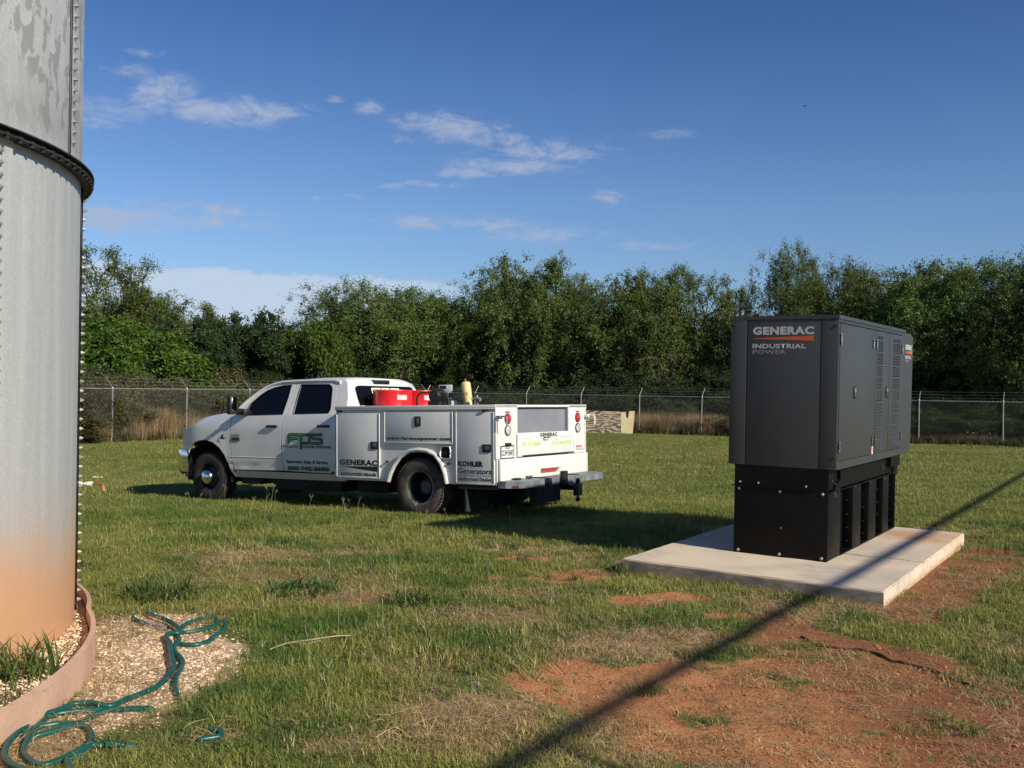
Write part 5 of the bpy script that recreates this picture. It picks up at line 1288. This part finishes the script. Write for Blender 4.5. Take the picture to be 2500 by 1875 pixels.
# brush under the trees
def fence_d(t_):
    # distance of the fence line along a bearing
    a = CORN[0]/CORN[1]
    if t_ < a:
        n = (-(fl0[0]) + t_*fl0[1])/(dl[0]-t_*dl[1]); return fl0[1]+n*dl[1]
    n = (t_*51.18+1.886)/(2.612+t_*1.576); return 51.18-1.576*n
k = 0
for row, (off, h0, h1, step) in enumerate(((1.6, 1.0, 2.0, 48), (3.6, 1.9, 3.0, 44), (6.5, 1.8, 3.6, 50), (10, 1.8, 4.4, 60))):
    for dx in np.arange(20, 2420, step):
        dxx = dx + random.uniform(-14, 14); t_ = (dxx*1.13-1250)/2435; D = fence_d(t_)+off+random.uniform(-.5, .8)
        if row == 0 and (random.random() < .25 or 1230 < dxx < 1560): continue
        H = random.uniform(h0, h1)
        if row < 2 and dxx > 560: H *= .7
        kind = ('brush', k % 4) if (row < 2 and dxx < 560) else ('oak', k % 3)  # dark oak leaf colour here paints in the deep shade under the trees
        zone = 'left of the truck' if dxx < 420 else 'above the truck cab' if dxx < 800 else 'above the truck bed' if dxx < 1270 else 'between truck and generator' if dxx < 1580 else 'hidden by the generator' if dxx < 1980 else 'right of the generator'
        blab = ('grey green brush' if kind[0] == 'brush' else 'leafy bush darkened for shade') + (' right behind the fence mesh ' if row < 2 else ' deep in the thicket under the trees ') + zone
        plant('brush_bush', kind, t_*D, D, H, random.uniform(1.2, 1.9)*(1 if kind[0] == 'brush' else 1.3), blab, 'bush', 'bushes in the thicket behind the fence'); k += 1

# ------------------------------------------------------------------ scattered small plants by geometry nodes
def scatter(name, pts, rotz, scl, protos, tilt=None, attrs=None, label=None):
    pts = np.asarray(pts, np.float32); n = len(pts)
    pc = bpy.data.collections.new(name+'_tufts')
    for me in protos: pc.objects.link(bpy.data.objects.new(name+'_tuft', me))
    me = bpy.data.meshes.new(name); me.vertices.add(n); me.vertices.foreach_set('co', pts.ravel())
    def at(nm, typ, arr, key='value'): a = me.attributes.new(nm, typ, 'POINT'); a.data.foreach_set(key, np.asarray(arr).ravel())
    rot = np.zeros((n, 3), np.float32); rot[:, 2] = rotz
    if tilt is not None: rot[:, :2] = tilt
    at('rot', 'FLOAT_VECTOR', rot, 'vector'); at('scl', 'FLOAT_VECTOR', np.asarray(scl, np.float32), 'vector'); at('idx', 'INT', rng.integers(0, len(protos), n).astype(np.int32))
    for k_, v in (attrs or {}).items(): at(k_, 'FLOAT', v.astype(np.float32))
    me.update(); o = bpy.data.objects.new(name, me); link(o); tag(o, label, None, None, 'stuff')
    ng = bpy.data.node_groups.new(name+'_nodes', 'GeometryNodeTree')
    ng.interface.new_socket('Geometry', in_out='INPUT', socket_type='NodeSocketGeometry'); ng.interface.new_socket('Geometry', in_out='OUTPUT', socket_type='NodeSocketGeometry')
    N = ng.nodes.new; L = ng.links.new
    gi, go = N('NodeGroupInput'), N('NodeGroupOutput'); ci = N('GeometryNodeCollectionInfo'); ci.inputs['Collection'].default_value = pc
    ci.inputs['Separate Children'].default_value = True; ci.inputs['Reset Children'].default_value = True
    ip = N('GeometryNodeInstanceOnPoints'); ip.inputs['Pick Instance'].default_value = True
    def na(nm, typ): q = N('GeometryNodeInputNamedAttribute'); q.data_type = typ; q.inputs['Name'].default_value = nm; return [s_ for s_ in q.outputs if s_.enabled][0]
    e2r = N('FunctionNodeEulerToRotation')
    L(gi.outputs[0], ip.inputs['Points']); L(ci.outputs[0], ip.inputs['Instance']); L(na('idx', 'INT'), ip.inputs['Instance Index'])
    L(na('rot', 'FLOAT_VECTOR'), e2r.inputs[0]); L(e2r.outputs[0], ip.inputs['Rotation']); L(na('scl', 'FLOAT_VECTOR'), ip.inputs['Scale'])
    L(ip.outputs[0], go.inputs[0]); md = o.modifiers.new('scatter', 'NODES'); md.node_group = ng; return o
def blade_mesh(nm, seed, n, rad, h, wd, lean, m, seg=2):
    """a clump of bent tapering blades"""
    r = np.random.default_rng(seed); vs = []; fs = []
    for _ in range(n):
        a = r.uniform(0, 6.28); q = rad*math.sqrt(r.random()); x, y = q*math.cos(a), q*math.sin(a); b = r.uniform(0, 6.28)
        hh = h*r.uniform(.45, 1.15); ln = lean*r.uniform(.2, 1.4); w_ = wd*r.uniform(.6, 1.3); dx, dy = math.cos(b), math.sin(b); sx, sy = -dy, dx
        o = len(vs); c = [(x, y, -.01)]
        for i in range(1, seg+1):
            u = i/seg; c.append((x+dx*ln*hh*u*u, y+dy*ln*hh*u*u, hh*(u-.35*ln*u*u*.6)))
        for i in range(seg):
            ww = w_*(1-.35*i/seg); vs += [(c[i][0]-sx*ww/2, c[i][1]-sy*ww/2, c[i][2]), (c[i][0]+sx*ww/2, c[i][1]+sy*ww/2, c[i][2])]
        vs.append(c[-1])
        for i in range(seg-1): fs.append((o+2*i, o+2*i+1, o+2*i+3, o+2*i+2))
        fs.append((o+2*seg-2, o+2*seg-1, o+2*seg))
    me = bpy.data.meshes.new(nm); me.from_pydata(vs, [], fs); me.materials.append(m); me.update(); return me
def in_pad(x, y, mrg=.0):
    dx, dy = x-GN_[0], y-GN_[1]; c, s_ = math.cos(-GA), math.sin(-GA); u = dx*c-dy*s_; v = dx*s_+dy*c
    return (u > PX-PW-mrg) & (u < PX+mrg) & (v > PY-mrg) & (v < PY+PL+mrg)
def grass():
    # near turf
    def field(y0, y1, dens, seed, marg=.6):
        r = np.random.default_rng(seed); w_ = .56*y1+marg; n = int(2*w_*(y1-y0)*dens); x = r.uniform(-w_, w_, n); y = r.uniform(y0, y1, n)
        k = np.abs(x) < .535*y+marg; return x[k], y[k], r
    near = [blade_mesh('turf_tuft', 10+i, 46, .085, [.030, .037, .046, .028, .034, .052][i], .0040, [1.4, 1.2, 1.0, 1.9, 1.6, .9][i], M['blade']) for i in range(6)]
    X = []; Y = []; S = []; ST = []
    for (y0, y1, dens, sc_) in ((3.6, 6.5, 330, 1.), (6.5, 10, 230, 1.1), (10, 15, 120, 1.35)):
        x, y, r = field(y0, y1, dens, int(y0*10))
        d, s_, g = masks(x, y)
        cover = 1 - np.clip(d*1.25, 0, 1) - .55*s_ - 1.6*np.clip(g-.15, 0, 1)
        cover = cover + (fb(x, y, 2.3, 51)-.5)*1.6*(d+s_ > .08)
        for hx, hy, hr in ((-2.0, 4.35, .32), (-1.85, 5.0, .2), (-1.9, 6.2, .25), (-1.31, 4.51, .09)): cover = cover - 1.2*np.exp(-(np.hypot(x-hx, y-hy)/hr)**2)
        k = (r.random(len(x)) < np.clip(cover*1.15, .03*(g < .3), 1)) & ~in_pad(x, y, -.005) & (np.hypot(x-TC[0], y-TC[1]) > TR+.05) & (np.hypot(x+5.2, y-4.62) > 3.07)
        x, y, s_, d = x[k], y[k], s_[k], d[k]
        X.append(x); Y.append(y)
        hg = .30 + 1.6*fb(x, y, 1.1, 61)*np.clip(1.15-s_-d, .35, 1)
        S.append(hg*sc_*r.uniform(.7, 1.25, len(x))); ST.append(np.clip(s_*.45+d*.12 + .35*(fb(x, y, 1.3, 71)-.55), -.2, .55))
    x = np.concatenate(X); y = np.concatenate(Y); s_ = np.concatenate(S); st = np.concatenate(ST)
    z = zn(x, y); n = len(x); sc3 = np.stack([s_**.5, s_**.5, s_], 1)
    scatter('turf_grass', np.stack([x, y, z], 1), rng.uniform(0, 6.28, n), sc3, near, (rng.normal(size=(n, 2))*.12), {'straw': st})
    cg = [blade_mesh('coarse_tuft', 30+i, 34, .07, .085, .0075, 1.3, M['weed'], 3) for i in range(4)]
    x, y, r = field(3.8, 14, 5.5, 77); d, s2, g = masks(x, y); k = (g < .2) & ~in_pad(x, y, .05) & (np.hypot(x+5.2, y-4.62) > 3.2) & (r.random(len(x)) < .9-.6*d) & (fb(x, y, .7, 15) > .46); x, y = x[k], y[k]; n = len(x); q = rng.uniform(.5, 1.15, n)
    scatter('coarse_grass', np.stack([x, y, zn(x, y)], 1), rng.uniform(0, 6.28, n), np.stack([q, q, q*.8], 1), cg)
    # farther turf: wider tufts
    far = [blade_mesh('turf_tuft', 40+i, 60, .26, .055, .011, 1.1, M['blade'], 1) for i in range(4)]
    X = []; Y = []
    for (y0, y1, dens) in ((15, 22, 26), (22, 34, 13), (34, 52, 7)):
        x, y, r = field(y0, y1, dens, int(y0*10), 3); X.append(x); Y.append(y)
    x = np.concatenate(X); y = np.concatenate(Y); n = len(x)
    s_ = (.6+.9*fb(x, y, .5, 81))*(1+np.clip((y-20)/30, 0, 1)*.4)
    st = .03 + .25*(fb(x, y, .8, 91)-.5)
    scatter('far_turf_grass', np.stack([x, y, zn(x, y)], 1), rng.uniform(0, 6.28, n), np.stack([s_, s_, s_], 1), far, None, {'straw': st})
    # straw litter lying on bare patches
    lit = [blade_mesh('straw_litter', 60+i, 20, .13, .045, .0034, 3.0, M['hay'], 2) for i in range(4)]
    x, y, r = field(3.6, 9.5, 330, 5)
    d, s2, g = masks(x, y); k = (r.random(len(x)) < np.clip(s2*1.2 + d*.10 + .015 - .8*d*s2 + .30*((g > .3) & (g < .9)), 0, 1)) & ~in_pad(x, y, .02) & (np.hypot(x+5.2, y-4.62) > 3.07)
    x, y = x[k], y[k]; n = len(x); q = rng.uniform(.6, 1.3, n)
    scatter('straw_litter', np.stack([x, y, zn(x, y)+.002], 1), rng.uniform(0, 6.28, n), np.stack([q, q, q*.4], 1), lit, (rng.normal(size=(n, 2))*.15))
    # stones and clods
    stv = []
    for i in range(3):
        bm = bmesh.new(); bmesh.ops.create_icosphere(bm, subdivisions=1, radius=.5)
        for v in bm.verts: v.co *= random.uniform(.7, 1.2); v.co.z *= .6
        me = bpy.data.meshes.new('pebble'); bm.to_mesh(me); bm.free(); me.materials.append(mat('pale_pebble', (.82, .62, .42), .9, var=(90, .2))); stv.append(me)
    r = np.random.default_rng(17); n = 26000; x = r.uniform(-3.0, -1.2, n); y = r.uniform(3.9, 7.2, n); d, s2, g = masks(x, y)
    k = (r.random(n) < g*.9) & (g < .999) ; inr = (np.hypot(x+5.2, y-4.62) < 3.0) & (np.hypot(x-TC[0], y-TC[1]) > TR+.02)
    k = ((r.random(n) < np.clip(g-.15, 0, 1)) & ((np.hypot(x+5.2, y-4.62) > 3.06) | inr))
    x, y, inr = x[k], y[k], inr[k]; n = len(x); q = r.gamma(2., .0032, n)+.0035; z = np.where(inr, .115, zn(x, y))
    scatter('loose_gravel', np.stack([x, y, z], 1), r.uniform(0, 6.28, n), np.stack([q, q, q], 1), stv)
    cl = []
    for i in range(3):
        bm = bmesh.new(); bmesh.ops.create_icosphere(bm, subdivisions=1, radius=.5)
        for v in bm.verts: v.co *= random.uniform(.7, 1.25); v.co.z *= .6
        me = bpy.data.meshes.new('clod'); bm.to_mesh(me); bm.free(); me.materials.append(mat('red_clod', (.42, .18, .08), .95, var=(60, .4))); cl.append(me)
    n = 9000; x = r.uniform(-.5, 5, n); y = r.uniform(3.9, 10, n); d, s2, g = masks(x, y); k = (r.random(n) < d*.9) & ~in_pad(x, y, .02); x, y = x[k], y[k]; n = len(x)
    q = r.gamma(1.5, .0038, n)+.003
    scatter('soil_clods', np.stack([x, y, zn(x, y)-.008], 1), r.uniform(0, 6.28, n), np.stack([q, q, q], 1), cl)
    # tall seed heads between the camera and the truck
    sv = []
    for i in range(5):
        r2 = np.random.default_rng(700+i); b = MB(); ln = r2.uniform(-.08, .08); hh = r2.uniform(.26, .42)
        top = Vector((ln, r2.uniform(-.06, .06), hh)); b.tube([(0, 0, 0), (ln*.4, 0, hh*.55), top], .0015, 3, False)
        for j in range(r2.integers(2, 5)):
            a = r2.uniform(0, 6.28); b.tube([top, top+Vector((math.cos(a)*.035, math.sin(a)*.035, .045)), top+Vector((math.cos(a)*.04, math.sin(a)*.04, .065))], .0017, 3, False)
        me = bpy.data.meshes.new('seed_head'); me.from_pydata(b.v, [], b.f); me.materials.append(mat('seed_head', (.34, .34, .24), .8)); sv.append(me)
    pts = []
    for _ in range(34):
        u = random.random(); sx = -6.2+u*8.0; yy = np.interp(sx, [-6.2, -1.5, .2, 1.8], [15.6, 12.6, 11.6, 11.0]) + random.uniform(-1.3, .6); pts.append((sx, yy))
    for _ in range(70): yy = random.uniform(4.5, 11); pts.append((random.uniform(-.4, .1)*yy, yy))
    for _ in range(40): yy = random.uniform(14, 30); pts.append((random.uniform(-.1, .5)*yy, yy))
    P_ = np.array(pts); n = len(P_); q = rng.uniform(.6, 1.1, n); q[:34] *= .8; q[34:104] *= .6
    P_ = P_[~in_pad(P_[:, 0], P_[:, 1], .1)]; q = q[:len(P_)]; n = len(P_)
    scatter('grass_seed_heads', np.stack([P_[:, 0], P_[:, 1], zn(P_[:, 0], P_[:, 1])], 1), rng.uniform(0, 6.28, n), np.stack([q, q, q], 1), sv, rng.normal(size=(n, 2))*.12)
    # tall dry grass along both fences
    hv = [blade_mesh('dry_grass_tuft', 80+i, 90, .30, .85, .010, .55, M['hay'], 2) for i in range(4)]
    gv = [blade_mesh('weed_tuft', 90+i, 90, .28, .45, .02, .7, M['brush'], 2) for i in range(3)]
    X = []; Y = []; S = []
    for _ in range(3600):
        u = random.random(); dx = 20+2400*u; t_ = (dx*1.13-1250)/2435; off = random.uniform(.1, 2.6); D = fence_d(t_)+off
        dens = np.interp(dx, [20, 160, 380, 460, 1000, 1120, 1360, 1400, 1580, 1900, 2200, 2400], [.9, 1, 1, .5, .2, .1, .15, .9, .9, .35, .25, .3])
        if random.random() > dens: continue
        h = np.interp(dx, [0, 170, 400, 600, 1390, 1500, 1700, 2400], [1.2, 1.2, 1.5, .9, 1.25, 1.35, .6, .6])*random.uniform(.6, 1.1)
        X.append(t_*D); Y.append(D); S.append(h)
    x = np.array(X); y = np.array(Y); s_ = np.array(S); n = len(x)
    scatter('dry_fence_grass', np.stack([x, y, gz(x, y)], 1), rng.uniform(0, 6.28, n), np.stack([.9+0*s_, .9+0*s_, s_], 1), hv)
    X = []; Y = []
    for _ in range(1500):
        dx = random.uniform(20, 2400); t_ = (dx*1.13-1250)/2435; D = fence_d(t_)+random.uniform(-.1, 1.6); X.append(t_*D); Y.append(D)
    x = np.array(X); y = np.array(Y); n = len(x); q = rng.uniform(.4, 1., n)
    scatter('fence_line_weeds', np.stack([x, y, gz(x, y)], 1), rng.uniform(0, 6.28, n), np.stack([q, q, q], 1), gv)
grass()

# ------------------------------------------------------------------ weeds, twig, bird
def weed(name, x, y, z, n, rad, h, wd, lean, label, seed, m='weed'):
    o = bpy.data.objects.new(name, blade_mesh(name, seed, n, rad, h, wd, lean, M[m], 4)); o.location = (x, y, z); link(o); tag(o, label, 'weeds'); return o
weed('grass_clump', -2.42, 4.98, .10, 150, .17, .22, .010, 1.0, 'green weedy grass clump growing inside the steel band at the standpipe foot', 501)
weed('grass_clump', -2.28, 4.62, .10, 60, .12, .10, .007, 1.2, 'small low weed clump inside the band, nearest the camera', 502)
weed('grass_clump', -1.55, 7.55, float(zn(-1.55, 7.55)), 160, .28, .16, .014, 1.2, 'coarse wide leaved grass clump beyond the hose', 503)
weed('grass_clump', -2.55, 7.35, float(zn(-2.55, 7.35)), 160, .30, .18, .014, 1.1, 'coarse green grass clump beside the far end of the steel band', 504)
weed('grass_clump', -.72, 7.2, float(zn(-.72, 7.2)), 130, .20, .15, .012, 1.0, 'dark tufted grass clump in the middle of the lawn', 505)
weed('grass_clump', 1.0, 8.55, float(zn(1.0, 8.5)), 60, .12, .13, .008, 1., 'thin grass clump against the left corner of the concrete pad', 506)
weed('grass_clump', 2.2, 7.55, float(zn(2.2, 7.55)), 70, .2, .11, .008, 1., 'wiry grass clump against the front face of the concrete pad', 507)
weed('grass_clump', 4.75, 10.0, float(zn(4.75, 10.)), 60, .25, .12, .008, 1.1, 'grass clump growing along the sunny right face of the pad', 508)
def twig():
    z = lambda x, y: float(zn(x, y))+.03
    o = MB().tube(catmull([(-1.40, 5.88, z(-1.4, 5.88)), (-1.33, 6.02, z(-1.33, 6.02)), (-1.18, 6.06, z(-1.18, 6.06)+.01), (-1.05, 6.10, z(-1.05, 6.1)+.02), (-.97, 6.2, z(-.97, 6.2))]), .004, 5)
    o.tube([(-1.3, 6.03, z(-1.3, 6.03)), (-1.2, 5.99, z(-1.2, 5.99)), (-1.12, 6.0, z(-1.12, 6.0)+.02)], .003, 4)
    tag(o.build('dry_twig', M['twig'], None), 'pale forked twig lying on the grass right of the hose', 'twig')
twig()
def bird():
    D = 60; x = bearing(1727, D); z = 1.65+((822+11-236)*1.13)/2435*D
    t = root('flying_bird', (x, D, z), (0, 0, 0), 'tiny dark bird high in the sky above the generator', 'bird')
    b = MB(); b.lathe([(.0001, -.11), (.02, -.08), (.035, 0), (.028, .06), (.02, .09), (.0001, .115)], 8, 'Y'); b.build('body', M['black'], t)
    for s_ in (1, -1):
        b = MB(); b.add([(0, .03, .01), (.13*s_, .05, .06), (.24*s_, -.02, .03), (.12*s_, -.03, .05), (0, -.05, .01), (0, 0, -.008)], [(0, 1, 3, 4), (1, 2, 3), (0, 5, 1), (5, 4, 3, 1)]); b.build('wing', M['black'], t)
bird()
# crack in the bare soil where the buried cable trench has settled
def crack():
    P_ = catmull([(1.9, 6.44), (1.96, 6.26), (2.12, 6.21), (2.25, 6.12), (2.31, 5.96), (2.39, 5.89), (2.51, 5.71), (2.59, 5.49)], 6)
    b = MB(); b.tube([(p[0], p[1], float(zn(p[0], p[1]))-.004+.004*math.sin(i)) for i, p in enumerate(P_)], .0085, 6)
    tag(b.build('buried_cable', mat('soil_covered_cable', (.05, .022, .012), .9), None), 'thin dark cable half buried in the bare red soil', 'cable')
crack()

# ------------------------------------------------------------------ overhead cable outside the view (throws the long shadow)
def cable():
    Hh = 3.8; k = Hh/math.tan(SUN_EL); off = Vector((math.sin(SUN_AZ)*k, math.cos(SUN_AZ)*k))
    a = Vector((-.022, 4.203)); b_ = Vector((9.444, 18.328)); d = (b_-a).normalized()
    p0 = a - d*11 + off; p1 = b_ + d*16 + off
    t = root('overhead_pipe_cable', (p0.x, p0.y, 0), (0, 0, 0), 'thick overhead cable between two wooden poles, outside the view on the right', 'cable')
    L = (p1-p0).length; dd = Vector((d.x, d.y, 0)); pts = [tuple(dd*L*i/40 + Vector((0, 0, Hh+.2 - 0*i))) for i in range(41)]
    b = MB(); b.tube([tuple(dd*L*i/40 + Vector((0, 0, Hh))) for i in range(41)], .036, 10); b.build('cable_run', M['cable'], t)
    for e in (0, L): b = MB(); b.tube([tuple(dd*e+Vector((0, 0, -1))), tuple(dd*e+Vector((0, 0, Hh+.4)))], .12, 12); b.build('pole', M['pole'], t)
    # thinner branch cable
    q = Vector((.142, 4.545)); q2 = Vector((.422, 4.237)); dq = (q2-q).normalized(); s0 = q+off; 
    b = MB(); w0 = Vector((s0.x-p0.x, s0.y-p0.y, Hh)); b.tube([tuple(w0), tuple(w0+Vector((dq.x, dq.y, 0))*6)], .03, 8); b.build('branch_cable', M['cable'], t)
cable()
